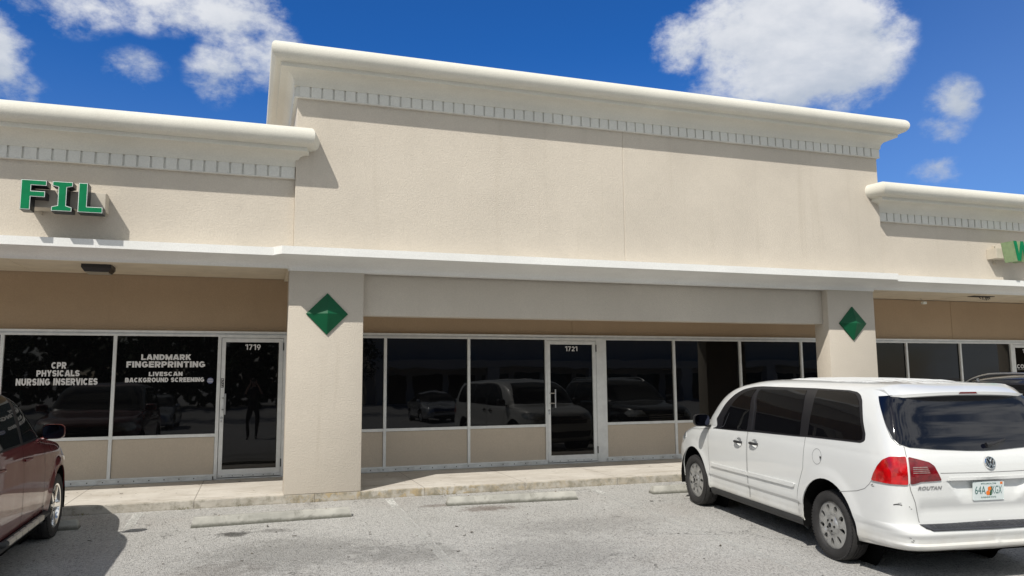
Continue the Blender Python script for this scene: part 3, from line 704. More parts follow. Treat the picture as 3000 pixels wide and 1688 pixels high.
# broken fixture hole and small camera on the right soffit
t = thing('ceiling_vent', 'dark damaged vent opening in the right hand soffit', 'vent', (14.0, 1.2, 3.195))
g = MB(); g.box(-.28, .28, -.09, .09, -.012, -.001); mk('opening', g, M['blackp'], t)
g = MB()
for i in range(6): xx = -.02+i*.05; g.tube([(xx, random.uniform(-.05, .05), -.01), (xx+.02, 0, -.05-random.random()*.03)], .008, 6)
mk('hanging_wires', g, M['blackp'], t)
t = thing('security_camera', 'small white camera hanging under the right soffit', 'camera', (13.10, 1.85, 3.195))
g = MB(); g.tube([(-.06, .02, 0), (0, 0, -.05), (.02, 0, -.075)], .008, 8); mk('bracket', g, M['race'], t)
g = MB(); g.box(-.035, .065, -.035, .035, -.125, -.07, .01); mk('camera_body', g, M['signwhite'], t)
# ------------------------------------------------------------------ cars
def carpaint(name, col, rough=.25, dirt=(.2, .18, .15), dk=.0, metal=0):
    m, nt, b, co = new_mat(name)
    n = nt.noise(co, 1.2, 5, .6); x, y, z = nt.sep(co)
    c = nt.mix(nt.ramp(n, .3, .7), tuple(k*.975 for k in col), col)
    # road film low on the flanks
    low = nt.math('MULTIPLY', nt.ramp(nt.math('ADD', z, nt.math('MULTIPLY', nt.math('SUBTRACT', nt.noise(co, 4, 5, .7), .5), .3)), .22, .52, 1, 0), dk)
    c = nt.mix(low, c, dirt)
    nt.put(b.inputs['Base Color'], c); b.inputs['Roughness'].default_value = rough; b.inputs['Metallic'].default_value = metal
    b.inputs['Coat Weight'].default_value = 1.0; b.inputs['Coat Roughness'].default_value = .02
    nt.put(b.inputs['Roughness'], nt.ramp(nt.noise(co, 3, 4), .3, .7, rough*.9, rough*1.25))
    return m
M['van'] = carpaint('white_car_paint', (.69, .70, .69), .34, (.42, .38, .30), .55)
M['red'] = carpaint('maroon_car_paint', (.115, .005, .008), .4, (.10, .05, .04), .35, .0)
M['blk'] = carpaint('black_car_paint', (.010, .011, .015), .22, (.05, .05, .045), .3)
M['silver'] = carpaint('silver_car_paint', (.42, .43, .44), .28, (.2, .19, .17), .3, .5)
M['cglass'] = glass_dark('car_privacy_glass', (.004, .004, .005), 1.3)
M['rglass'] = glass_dark('rear_tinted_glass', (.003, .004, .009), 1.6)
M['cglass2'] = glass_dark('car_window_glass', (.012, .014, .013))
M['pillar'] = pmat('gloss_black_trim', (.012, .012, .015), .35, bump=.0)
M['rubber'] = pmat('tyre_rubber', (.022, .021, .021), .75, var=.25, vs=6, bump=.002, bs=40)
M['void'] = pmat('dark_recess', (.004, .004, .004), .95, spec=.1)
M['gap'] = pmat('panel_gap', (.20, .20, .20), .9, spec=.1)
M['capm'] = pmat('silver_wheel_cover', (.40, .40, .39), .32, .55, var=.1, vs=9)
M['hubdark'] = pmat('black_wheel_backing', (.008, .008, .008), .8)
M['redl'] = pmat('red_lamp_lens', (.40, .002, .004), .10, var=.35, vs=14, coat=1)
M['redd'] = pmat('dark_red_lamp_lens', (.15, .002, .005), .12, var=.3, vs=18, coat=1)
M['clear'] = pmat('clear_lamp_lens', (.30, .20, .19), .15, var=.3, vs=30, coat=1)
M['head'] = pmat('headlamp_lens', (.55, .57, .58), .08, .4, var=.3, vs=12, coat=1)
M['plate'] = pmat('plate_white', (.62, .68, .68), .4)
M['platetxt'] = pmat('plate_green', (.02, .12, .11), .5)
M['orange'] = pmat('plate_orange', (.75, .18, .02), .5)
M['scuff'] = pmat('black_scuff', (.03, .03, .03), .7)
M['padm'] = pmat('step_pad_rubber', (.035, .037, .045), .55, var=.1, vs=10)
M['sill'] = pmat('grey_black_sill', (.035, .036, .037), .6, var=.1, vs=6)
M['mirror'] = pmat('mirror_glass', (.05, .055, .085), .06, 1)

def pchip(xs, ys):
    n = len(xs); h = [xs[i+1]-xs[i] for i in range(n-1)]; d = [(ys[i+1]-ys[i])/h[i] for i in range(n-1)]
    m = [0.0]*n; m[0] = d[0]; m[-1] = d[-1]
    for i in range(1, n-1):
        if d[i-1]*d[i] > 0:
            w1 = 2*h[i]+h[i-1]; w2 = h[i]+2*h[i-1]; m[i] = (w1+w2)/(w1/d[i-1]+w2/d[i])
    def f(x):
        if x <= xs[0]: return ys[0]+m[0]*(x-xs[0])
        if x >= xs[-1]: return ys[-1]
        lo, hi = 0, n-1
        while hi-lo > 1:
            k = (lo+hi)//2
            if xs[k] <= x: lo = k
            else: hi = k
        t = (x-xs[lo])/h[lo]; a = h[lo]
        return ((1+2*t)*(1-t)**2)*ys[lo]+t*(1-t)**2*a*m[lo]+t*t*(3-2*t)*ys[hi]+t*t*(t-1)*a*m[hi]
    return f
class CarShape:
    """stack of superellipse outlines, one per height; x forward from the rear axle, y left, z up from the ground"""
    def __init__(s, keys, xc, bumps=()):
        col = lambda i: pchip([k[0] for k in keys if k[i] is not None], [k[i] for k in keys if k[i] is not None])
        s.xr, s.xf, s.W, s.nr, s.nf = [col(i) for i in range(1, 6)]
        s.xc = xc; s.z0 = keys[0][0]; s.z1 = keys[-1][0]; s.bumps = bumps; s.keys = keys
    def base(s, ph, z):
        c, q = cos(ph), sin(ph)
        if c >= 0: n = s.nf(z); L = s.xf(z)-s.xc
        else: n = s.nr(z); L = s.xc-s.xr(z)
        r = (abs(c)**n+abs(q)**n)**(-1/n)
        return Vector((s.xc+L*r*c, s.W(z)*r*q, z))
    def side(s, x, z):
        if x >= s.xc: n = s.nf(z); L = s.xf(z)-s.xc
        else: n = s.nr(z); L = s.xc-s.xr(z)
        c = max(-1, min(1, (x-s.xc)/L)); return atan2((max(0, 1-abs(c)**n))**(1/n), c)
    def rear(s, y, z):
        n = s.nr(z); q = max(-1, min(1, y/s.W(z))); return atan2(q, -(max(0, 1-abs(q)**n))**(1/n)) % (2*pi)
    def front(s, y, z):
        n = s.nf(z); q = max(-1, min(1, y/s.W(z))); return atan2(q, (max(0, 1-abs(q)**n))**(1/n))
    def P(s, ph, z, off=0.0):
        p = s.base(ph, z); o = off
        for b in s.bumps: o += b(p.x, p.y, z)
        if o:
            u = s.base(ph+1e-3, z)-s.base(ph-1e-3, z); v = s.base(ph, z+2e-3)-s.base(ph, z-2e-3)
            n = u.cross(v); n.normalize(); p = p+n*o
        return p
    def zroof(s, x, y):
        lo, hi = (s.z0+s.z1)/2, s.z1
        for _ in range(26):
            z = (lo+hi)/2; f = x >= s.xc
            L = (s.xf(z)-s.xc) if f else (s.xc-s.xr(z)); n = s.nf(z) if f else s.nr(z)
            if (abs(x-s.xc)/L)**n+(abs(y)/s.W(z))**n <= 1: lo = z
            else: hi = z
        return lo
    def dom(s, p):
        if p[0] == 's': return (s.side(p[1], p[2]), p[2])
        if p[0] == 'r': return (s.rear(p[1], p[2]), p[2])
        if p[0] == 'f': return (s.front(p[1], p[2]), p[2])
        return (radians(p[0]), p[1])
KD = 1.5
def inpoly(x, y, P_):
    r = False; j = len(P_)-1
    for i in range(len(P_)):
        xi, yi = P_[i]; xj, yj = P_[j]
        if (yi > y) != (yj > y) and x < (xj-xi)*(y-yi)/(yj-yi)+xi: r = not r
        j = i
    return r
def segd(x, y, P_):
    best = 9
    for i in range(len(P_)):
        ax, ay = P_[i]; bx, by = P_[(i+1) % len(P_)]
        if abs(ax-x) > .3 and abs(bx-x) > .3 and (ax-x)*(bx-x) > 0: continue
        dx, dy = bx-ax, by-ay; l = dx*dx+dy*dy or 1e-12; t = max(0, min(1, ((x-ax)*dx+(y-ay)*dy)/l))
        best = min(best, hypot(ax+t*dx-x, ay+t*dy-y))
    return best
def smoothpoly(pts, it=1, keep=()):
    """Chaikin corner cutting on a closed outline"""
    for _ in range(it):
        out = []
        for i in range(len(pts)):
            a, b2 = pts[i], pts[(i+1) % len(pts)]
            out += [(a[0]*.78+b2[0]*.22, a[1]*.78+b2[1]*.22), (a[0]*.22+b2[0]*.78, a[1]*.22+b2[1]*.78)]
        pts = out
    return pts
def outline(S, spec, sm=0, step=.03):
    """spec points -> domain polygon (phi*KD, z), densified in its own coordinates"""
    pts = []
    n = len(spec)
    for i in range(n):
        a, b2 = spec[i], spec[(i+1) % n]
        if a[0] in ('s', 'r', 'f') and b2[0] == a[0]:
            L = hypot(a[1]-b2[1], a[2]-b2[2]); k = max(1, int(L/step))
            for t in range(k):
                q = (a[0], a[1]+(b2[1]-a[1])*t/k, a[2]+(b2[2]-a[2])*t/k); pts.append(S.dom(q))
        else:
            A = S.dom(a); Bq = S.dom(b2); L = hypot((A[0]-Bq[0])*KD, A[1]-Bq[1]); k = max(1, int(L/step))
            for t in range(k): pts.append((A[0]+(Bq[0]-A[0])*t/k, A[1]+(Bq[1]-A[1])*t/k))
    pts = [(p[0]*KD, p[1]) for p in pts]
    return smoothpoly(pts, sm) if sm else pts
def sgrid(S, step=.05):
    """domain columns spaced evenly along the real outline"""
    ph = []; z = .8; a = 0
    P0 = S.base(0, z); acc = 0
    N = 1500
    for i in range(N+1):
        q = 2*pi*i/N; P1 = S.base(q, z); acc += (P1-P0).length; P0 = P1
        if acc >= step or i == 0: ph.append(q); acc = 0
    return ph
def patch(g, S, out, holes=(), off=0, skirt=0, step=.05, zstep=.035, sym=1, mi=0, extraz=(), rej=None):
    """curved panel on the car surface from a domain outline"""
    x0 = min(p[0] for p in out); x1 = max(p[0] for p in out); z0 = min(p[1] for p in out); z1 = max(p[1] for p in out)
    if not hasattr(S, '_g'): S._g = {}
    if step not in S._g: S._g[step] = sgrid(S, step)
    zs = []; k = int((z1-z0)/zstep)+1
    zs = sorted(set([round(z0+(z1-z0)*i/k, 4) for i in range(1, k)]+[z for z in extraz if z0 < z < z1]))
    V = [Vector(p) for p in out]; E = [(i, (i+1) % len(out)) for i in range(len(out))]
    for h in holes:
        o = len(V); V += [Vector(p) for p in h]; E += [(o+i, o+(i+1) % len(h)) for i in range(len(h))]
    for ph in S._g[step]:
        for q in ((ph*KD,) if not (x1 > pi*KD*1.02 or x0 < 0) else (ph*KD, (ph-2*pi)*KD)):
            if not x0 < q < x1: continue
            for z in zs:
                if not inpoly(q, z, out) or segd(q, z, out) < step*.28: continue
                if any(inpoly(q, z, h) or segd(q, z, h) < step*.28 for h in holes): continue
                V.append(Vector((q, z)))
    tv, te, tf, *_ = delaunay_2d_cdt(V, E, [], 0, 1e-5)
    F = []
    for f in tf:
        cx = sum(tv[i].x for i in f)/3; cz = sum(tv[i].y for i in f)/3
        if rej and rej(cx, cz): continue
        if abs((tv[f[1]]-tv[f[0]]).cross(tv[f[2]]-tv[f[0]])) > 2e-6 and inpoly(cx, cz, out) and not any(inpoly(cx, cz, h) for h in holes): F.append(tuple(f))
    for sg in ((1, -1) if sym == 2 else (sym,)):
        vs = [S.P(v.x/KD, v.y, off) for v in tv]
        if sg < 0: vs = [Vector((v.x, -v.y, v.z)) for v in vs]
        g.add(vs, F, mi)
        if skirt:
            cnt = {}
            for f in F:
                for a, b2 in zip(f, f[1:]+f[:1]): cnt[frozenset((a, b2))] = cnt.get(frozenset((a, b2)), 0)+1
            vb = [S.P(v.x/KD, v.y, off-skirt) for v in tv]
            if sg < 0: vb = [Vector((v.x, -v.y, v.z)) for v in vb]
            be = [tuple(e) for e, c_ in cnt.items() if c_ == 1]
            n = len(tv); o = {}
            vv = []; ff = []
            for a, b2 in be:
                for k_ in (a, b2):
                    if k_ not in o: o[k_] = len(vv); vv += [vs[k_], vb[k_]]
                ff.append((o[a], o[b2], o[b2]+1, o[a]+1))
            g.add(vv, ff, mi)
def strip(g, S, pts, w=.006, off=.0015, sym=1, mi=0, step=.04):
    """thin line lying on the surface along spec points"""
    D = []
    for a, b2 in zip(pts, pts[1:]):
        if a[0] in ('s', 'r', 'f') and b2[0] == a[0]:
            L = hypot(a[1]-b2[1], a[2]-b2[2]); k = max(1, int(L/step)); D += [S.dom((a[0], a[1]+(b2[1]-a[1])*t/k, a[2]+(b2[2]-a[2])*t/k)) for t in range(k)]
        else:
            A = S.dom(a); B2 = S.dom(b2); L = hypot((A[0]-B2[0])*KD, A[1]-B2[1]); k = max(1, int(L/step)); D += [(A[0]+(B2[0]-A[0])*t/k, A[1]+(B2[1]-A[1])*t/k) for t in range(k)]
    D.append(S.dom(pts[-1]))
    P3 = [S.P(p[0], p[1], off) for p in D]
    vs = []
    for i, p in enumerate(P3):
        t = (P3[min(i+1, len(P3)-1)]-P3[max(0, i-1)]).normalized(); n = (S.P(D[i][0], D[i][1], off+.02)-p).normalized(); u = t.cross(n).normalized()*w/2
        vs += [p-u, p+u]
    if sym < 0: vs = [Vector((v.x, -v.y, v.z)) for v in vs]
    g.add(vs, [(2*i, 2*i+1, 2*i+3, 2*i+2) for i in range(len(P3)-1)], mi)
def circ(cx, cz, r, n=24, a0=0, a1=360, rz=None): return [('s', cx+r*cos(radians(a0+(a1-a0)*i/n)), cz+(rz or r)*sin(radians(a0+(a1-a0)*i/n))) for i in range(n+(0 if a1-a0 == 360 else 1))]

def wheel(parent, x, y, sgn, r, width, style, rim):
    T = Matrix.Translation((x, y, r)) @ Matrix.Rotation(0 if sgn > 0 else pi, 4, 'Z') @ Matrix.Rotation(random.uniform(0, 1), 4, 'Y')
    w2 = width/2; g = MB()
    # outer face is +y locally
    prof = [(rim-.012, w2-.045), (rim+.004, w2-.012), (rim+.018, w2-.004), (rim+.045, w2+.003), (r-.055, w2+.002), (r-.026, w2-.010), (r-.010, w2-.026), (r-.002, w2-.045)]
    for k in range(3):
        c = w2-.045-.005-(width-.10)*(k+1)/4
        prof += [(r, c+.006), (r-.008, c+.004), (r-.008, c-.004), (r, c-.006)]
    prof += [(r-.002, -w2+.045), (r-.012, -w2+.022), (r-.05, -w2), (rim, -w2+.01), (rim-.02, -w2+.03)]
    g.lathe(prof, 56, 0, T)
    # shoulder blocks
    for i in range(64):
        a = 2*pi*i/64; R_ = Matrix.Rotation(a, 4, 'Y')
        g.box(r-.028, r-.012, w2-.030, w2-.0095, -.011, .009, 0, 0, T @ R_)
    t_ = mk('wheel', g, M['rubber'], parent, smooth=40)
    g = MB(); g.lathe([(0, w2-.075), (rim*.8, w2-.075), (rim-.005, w2-.05)], 32, 0, T); mk('wheel_backing', g, M['hubdark'], t_, smooth=40)
    g = MB()
    if style == 'cover':
        n = 9; hf = lambda q: w2-.018-.012*(q/rim)**6+.016*max(0, 1-(q/(rim*.34))**2)**.5*1.0-(.010 if rim*.36 < q < rim*.46 else 0)
        V = []; E = []
        def ring(rr, k):
            o = len(V); V.extend(Vector((rr*cos(2*pi*i/k), rr*sin(2*pi*i/k))) for i in range(k)); E.extend((o+i, o+(i+1) % k) for i in range(k))
        ring(rim+.003, 72); slots = []
        for i in range(n):
            a = 2*pi*(i+.5)/n; pl = []
            for k in range(16):
                b2 = 2*pi*k/16; rr = rim*.70+rim*.17*cos(b2); tt = (.040+.012*cos(b2))*sin(b2)*.62
                ca, sa = cos(a), sin(a); pl.append((rr*ca-tt*sa, rr*sa+tt*ca))
            slots.append(pl); o = len(V); V.extend(Vector(p) for p in pl); E.extend((o+k, o+(k+1) % 16) for k in range(16))
        for rr in [rim*f for f in (.06, .14, .22, .30, .34, .38, .44, .92)]:
            k = max(8, int(rr/.01)); V.extend(Vector((rr*cos(2*pi*i/k), rr*sin(2*pi*i/k))) for i in range(k))
        for i in range(n):
            for f in (.52, .6, .7, .8, .87):
                a = 2*pi*i/n; V.append(Vector((rim*f*cos(a), rim*f*sin(a))))
        tv, te, tf, *_ = delaunay_2d_cdt(V, E, [], 0, 1e-6)
        F = []
        for f in tf:
            c = sum((tv[i] for i in f), Vector((0, 0)))/3
            if c.length < rim+.002 and not any(inpoly(c.x, c.y, s_) for s_ in slots): F.append(tuple(f))
        def pt(v, o_=0):
            q = v.length; a = atan2(v.y, v.x)*n; rib = .010*max(0, cos(a))**2*max(0, min(1, (q/rim-.42)/.15))*max(0, min(1, (.95-q/rim)/.1))
            return (v.x, hf(q)+rib+o_, v.y)
        g.add([pt(v) for v in tv], F, 0, T)
        for pl in slots:
            k = len(pl); g.add([pt(Vector(p)) for p in pl]+[pt(Vector(p), -.03) for p in pl], [(i, (i+1) % k, k+(i+1) % k, k+i) for i in range(k)], 0, T)
        g.lathe([(rim+.003, w2-.031), (rim+.010, w2-.026), (rim+.012, w2-.02), (rim+.004, w2-.016)], 48, 0, T)
        g.lathe([(0, w2+.006), (rim*.10, w2+.005), (rim*.135, w2-.001)], 20, 0, T)
        rm = mk('wheel_cover', g, M['capm'], t_, smooth=38)
        g = MB()
        for i in range(5):
            a = 2*pi*i/5; g.lathe([(0, .010), (.010, .009), (.012, 0)], 10, 0, T @ Matrix.Translation((.057*cos(a), hf(.057)-.001, .057*sin(a))))
        g.lathe([(0, 0), (.022, 0), (.024, -.003)], 16, 0, T @ Matrix.Translation((0, w2+.0075, 0)))
        mk('lug_nut', g, M['hubdark'], rm, smooth=40)
    else:
        n = 5
        g.lathe([(rim+.012, w2-.02), (rim+.010, w2-.008), (rim-.008, w2-.012), (rim-.020, w2-.04), (rim-.03, w2-.10)], 48, 0, T)
        g.lathe([(0, w2-.012), (.035, w2-.013), (.045, w2-.022), (.075, w2-.030), (.08, w2-.06)], 28, 0, T)
        for i in range(n):
            R_ = T @ Matrix.Rotation(2*pi*i/n, 4, 'Y'); a_, b_ = .060, rim-.006
            vs = [(a_, w2-.028, -.030), (a_, w2-.028, .030), (b_, w2-.020, .034), (b_, w2-.020, -.034), (a_, w2-.020, -.020), (a_, w2-.020, .020), (b_, w2-.012, .022), (b_, w2-.012, -.022), (a_, w2-.06, -.03), (a_, w2-.06, .03), (b_, w2-.06, .034), (b_, w2-.06, -.034)]
            g.add(vs, [(4, 5, 6, 7), (0, 4, 7, 3), (1, 2, 6, 5), (0, 3, 11, 8), (1, 9, 10, 2)], 0, R_)
        mk('rim', g, M['chrome'], t_, smooth=35)
    return t_

def scoop(cx, cz, r, d, side=None):
    def f(x, y, z):
        q = hypot(x-cx, z-cz)/r
        if abs(y) < .5 or q > 1: return 0
        if side and y*side < 0: return 0
        return -d*(1-q*q)**2
    return f
def flare(xw, zw, r0, r1, h):
    def f(x, y, z):
        if abs(y) < .5: return 0
        q = hypot(x-xw, z-zw)
        if q > r1: return 0
        return h*(1 if q < r0 else (lambda t: 1-t*t*(3-2*t))((q-r0)/(r1-r0)))
    return f

def car_common(S, root, paint, A, wx, wr, zb, sill0, sill1, doorpolys, hatch, zs=()):
    """body shell with wheel arches cut out, doors and tailgate left as separate panels"""
    xf_, rA, zA_ = wx, A, wr
    def archpts(cx, flip):
        a = degrees(math.asin(min(1, (sill1-zA_)/rA))) if sill1 < zA_ else 0
        aa = math.asin((zb-zA_)/rA)
        return [('s', cx+rA*cos(aa+(pi-2*aa)*i/22)*(1 if flip else -1), zA_+rA*sin(aa+(pi-2*aa)*i/22)) for i in range(23)]
    # outline left half: start nose centre bottom, go along the bottom to the tail, up, and back along the top
    sp = [('f', 0, zb), ('f', S.W(zb)*.55, zb), ('s', min(xf_+rA+.12, S.xf(zb)-.12), zb)]
    sp += archpts(xf_, True)
    sp += [('s', xf_-rA-.02, sill1), ('s', rA+.03, sill1)]
    sp += archpts(0, True)
    sp += [('r', S.W(zb)*.6, zb), (180, zb)]
    o1 = outline(S, sp); ztop = S.z1
    o1 += [(pi*KD, zb+(ztop-zb)*i/60) for i in range(1, 61)]+[(pi*KD*(60-i)/60, ztop) for i in range(1, 61)]+[(0, ztop-(ztop-zb)*i/60) for i in range(1, 60)]
    o1 = [p for i, p in enumerate(o1) if hypot(p[0]-o1[i-1][0], p[1]-o1[i-1][1]) > 1e-5]
    holes = [outline(S, dp) for dp in doorpolys]
    g = MB()
    topz = [k[0] for k in S.keys]; ez = topz+[(a+b2)/2 for a, b2 in zip(topz, topz[1:])]+list(zs)
    if hatch:
        hh = outline(S, hatch); i0 = None
        # tailgate outline is open at the centre line: cut it out as a hole running right up to phi = 180
        holes2 = holes+[hh]
    else: holes2 = holes
    def rej(q, z):
        p = S.base(q/KD, z)
        if abs(p.y) > .5 and z < sill1-.003 and rA*.9 < p.x < wx-rA*.9: return True
        return abs(p.y) > .5 and z < zA_+.1 and min(hypot(p.x, z-zA_), hypot(p.x-wx, z-zA_)) < rA*.985
    patch(g, S, o1, holes2, 0, .012, .045, .03, 2, 0, ez, rej)
    # flat cap on the very top
    ring = [S.base(2*pi*i/60, ztop) for i in range(60)]; g.add(ring, [tuple(range(60))])
    return g, holes

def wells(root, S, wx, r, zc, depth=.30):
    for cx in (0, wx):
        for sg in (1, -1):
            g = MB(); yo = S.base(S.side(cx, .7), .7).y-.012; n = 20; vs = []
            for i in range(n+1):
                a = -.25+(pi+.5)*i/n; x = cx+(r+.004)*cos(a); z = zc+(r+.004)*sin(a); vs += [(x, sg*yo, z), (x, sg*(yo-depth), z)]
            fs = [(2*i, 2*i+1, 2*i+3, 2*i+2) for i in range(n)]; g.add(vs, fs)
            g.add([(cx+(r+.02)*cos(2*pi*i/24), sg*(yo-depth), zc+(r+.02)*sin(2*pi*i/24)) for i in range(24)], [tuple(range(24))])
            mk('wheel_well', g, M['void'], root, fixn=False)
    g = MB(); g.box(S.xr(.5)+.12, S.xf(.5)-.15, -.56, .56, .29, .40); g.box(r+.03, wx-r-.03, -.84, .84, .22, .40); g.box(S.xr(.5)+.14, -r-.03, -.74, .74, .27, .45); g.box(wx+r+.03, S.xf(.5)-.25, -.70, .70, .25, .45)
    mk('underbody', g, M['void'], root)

def mirror_part(root, x, y, z, sg, housing, glassm, s_=1.0, stem='low'):
    g = MB(); T = Matrix.Translation((x, sg*y, z))
    # local: +x forward (convex housing), opening faces -x
    W2, H2 = .105*s_, .075*s_; rings = []
    for k, (dx, f) in enumerate(((-.035, 1.0), (-.01, 1.04), (.03, .98), (.065, .80), (.085, .45), (.09, .05))):
        rr = []
        for i in range(20):
            a = 2*pi*i/20; n = 4; rad = (abs(cos(a))**n+abs(sin(a))**n)**(-1/n)
            rr.append((dx, rad*cos(a)*W2*f*(1 if cos(a)*sg > 0 else .96), rad*sin(a)*H2*f))
        rings.append(rr)
    vs = [p for r in rings for p in r]; fs = [(a*20+i, a*20+(i+1) % 20, (a+1)*20+(i+1) % 20, (a+1)*20+i) for a in range(5) for i in range(20)]
    g.add(vs, fs, 0, T)
    g.tube([(.02, -sg*W2*.55, -H2*.9), (.02, -sg*(W2+.05), -H2*1.15), (.02, -sg*(W2+.12), -H2*1.2)], [.030, .026, .030], 10, 0, T, flat=.6)
    m_ = mk('mirror', g, housing, root, smooth=45)
    g = MB(); rr = []
    for i in range(20):
        a = 2*pi*i/20; n = 4; rad = (abs(cos(a))**n+abs(sin(a))**n)**(-1/n); rr.append((-.028, rad*cos(a)*W2*.93, rad*sin(a)*H2*.9))
    g.add(rr, [tuple(range(20))], 0, T); mk('mirror_glass', g, glassm, m_, fixn=False)
def handle_part(door, S, x, z, sg, mats, L=.155, tube_r=.013):
    g = MB(); P_ = []
    for t in (-1, -.8, -.4, 0, .4, .8, 1):
        q = S.P(S.side(x+t*L/2, z), z, .004+.026*(1-abs(t)**3)); P_.append((q.x, sg*q.y, q.z))
    g.tube(P_, [tube_r*.9, tube_r*1.1, tube_r*1.1, tube_r*1.1, tube_r*1.1, tube_r*1.1, tube_r*.9], 10, 0, None, True, .8)
    mk('handle', g, mats, door, smooth=50)

# ---------------- white minivan
VAN = [  # z, rear x, front x, half width, rear and front squareness
 (.20, -.86, 3.74, .86, 8, 6), (.27, -.98, 3.88, .93, 9, 6.2), (.315, -1.045, None, .940, 10, None), (.34, -1.092, 3.95, .952, 10, 6.5), (.368, -1.098, None, .954, 11, None), (.385, -1.078, None, .954, 11, None), (.42, -1.084, 3.98, .957, 11, 6.5), (.465, -1.10, None, .960, 12, None), (.495, -1.088, None, .968, 12, None),
 (.52, -1.05, 3.99, .972, 12, 6.5), (.537, -1.0, None, .974, 12, None), (.56, -.997, None, .975, 12, None), (.70, -1.01, 3.98, .979, 12, 6.5), (.85, -1.025, 3.93, .980, 12, 6.2), (.95, -1.03, 3.84, .976, 12, 6),
 (1.0, None, 3.73, .973, None, 6), (1.05, -1.02, 3.56, .968, 12, 6), (1.09, None, 3.38, .962, None, 6), (1.12, -1.0, 3.16, .956, 12, 6), (1.15, -.985, 3.0, .952, 12, 7), (1.26, -.94, 2.86, .93, 12, 8),
 (1.40, -.87, 2.72, .90, 12, 8), (1.51, -.82, 2.59, .865, 12, 8), (1.60, -.775, 2.42, .83, 12, 8), (1.66, -.74, 2.24, .795, 11, 8), (1.70, -.71, 2.06, .762, 10, 7), (1.735, -.65, 1.88, .71, 9, 6),
 (1.757, -.55, 1.7, .64, 7, 5), (1.772, -.40, 1.45, .52, 5, 4), (1.786, -.05, 1.05, .28, 3, 3)]
def recess(x, y, z):
    if x > -.5 or abs(y) > .50 or z > .93 or z < .68: return 0
    # plate recess: sloping floor, sharp upper lip, tapered sides
    hw = .30+.16*(z-.70)/.22; a = max(0, min(1, (hw-abs(y))/.05)); b2 = max(0, min(1, (.915-z)/.012)); c = max(0, min(1, (z-.70)/.16))
    return -.045*a*b2*c
S = CarShape(VAN, .5, (flare(0, .36, .45, .58, .014), flare(3.078, .36, .45, .56, .012), recess,
     lambda x, y, z: (-.010 if z < .47 else -.010*max(0, 1-(z-.47)/.03)) if (abs(y) > .6 and .5 < x < 2.6) else 0,
     lambda x, y, z: -.020*max(0, 1-abs(z-.66)/.10) if (x < -.9 and abs(y) < .72 and z > .56) else 0))
kv = .97; hd = 6.41
Cc = Vector((-.6372, -10.9757, 1.54)); O0 = Vector((5.850, -4.578, -.296)); O1 = Cc+(O0-Cc)*kv
van = thing('minivan', 'white minivan parked nose in at the right, seen from its left rear corner', 'minivan', O1, pi/2-radians(hd))
van.rotation_euler = (0, -math.atan(.021), pi/2-radians(hd)); van.scale = (kv, kv, kv)
GP = .0045
fdoor = [('s', 2.62, 1.085), ('s', 2.585, .83), ('s', 2.565, .59), ('s', 2.60, .318), ('s', 1.585, .318), ('s', 1.575, .49), ('s', 1.57, .69), ('s', 1.57, 1.145)]
sdoor = [('s', 1.553, 1.146), ('s', 1.553, .69), ('s', 1.556, .49), ('s', 1.565, .318), ('s', .54, .318), ('s', .54, .44), ('s', .51, .604), ('s', .45, .739), ('s', .39, .857), ('s', .38, 1.03), ('s', .37, 1.19)]
def grow(P_, d):
    n = len(P_); out = []
    A = sum(P_[i][0]*P_[(i+1) % n][1]-P_[(i+1) % n][0]*P_[i][1] for i in range(n)); sg = 1 if A > 0 else -1
    for i in range(n):
        p0, p1, p2 = Vector(P_[i-1]), Vector(P_[i]), Vector(P_[(i+1) % n]); a = (p1-p0).normalized(); b2 = (p2-p1).normalized()
        na = Vector((a.y, -a.x))*sg; nb_ = Vector((b2.y, -b2.x))*sg; k = max(.4, 1+na.dot(nb_)); q = p1+(na+nb_)/k*d; out.append((q.x, q.y))
    return out
hatch = [(180, 1.70), (150, 1.70), (132.3, 1.64), (135.3, 1.292), (136.8, 1.236), (139.1, 1.209), (139.1, 1.129), (139.4, .901), (139.9, .837), (141.5, .731), (142.9, .555), (150, .545), (180, .540)]
extra = (.462, .468, .50, .51, .525, .53, .535, .54, .545, .55, .90, .905, .91, .915, .92, .925, .70, .72, .69, 1.02, .98, .96, 1.0)
HR = ((1.76, .995), (1.39, 1.010))
body, _ = car_common(S, van, M['van'], .445, 3.078, .36, .275, .24, .315, [[('s', hx+.066*cos(2*pi*i/24), hz+.058*sin(2*pi*i/24)) for i in range(24)] for hx, hz in HR], None, extra)
for hx, hz in HR:
    for sg in (1, -1):
        vs = []
        for f in (1.0, .97, .88, .70, .45, .2):
            for i in range(24):
                q = S.P(S.side(hx+.066*f*cos(2*pi*i/24), hz+.058*f*sin(2*pi*i/24)), hz+.058*f*sin(2*pi*i/24), -.038*(1-f**3)**.8 if f < 1 else 0); vs.append((q.x, sg*q.y, q.z))
        body.add(vs, [(a*24+i, a*24+(i+1) % 24, (a+1)*24+(i+1) % 24, (a+1)*24+i) for a in range(5) for i in range(24)]+[tuple(120+i for i in range(24))])
# roof ribs pressed into the sheet metal
for yy in (-.46, -.30, -.15, 0, .15, .30, .46):
    xa, xb = -.26+abs(yy)*.15, 1.50-abs(yy)*.3; pts = []; N = 26
    vs = []
    for i in range(N+1):
        x = xa+(xb-xa)*i/N; e = min(1, min(i, N-i)/3)
        for dy_, dz_ in ((-.020, -.006), (-.010, .012*e), (.010, .012*e), (.020, -.006)): vs.append((x, yy+dy_, S.zroof(x, yy+dy_)+dz_))
    body.add(vs, [(i*4+k, i*4+k+1, i*4+k+5, i*4+k+4) for i in range(N) for k in range(3)])
vb = mk('body', body, M['van'], van, smooth=32)
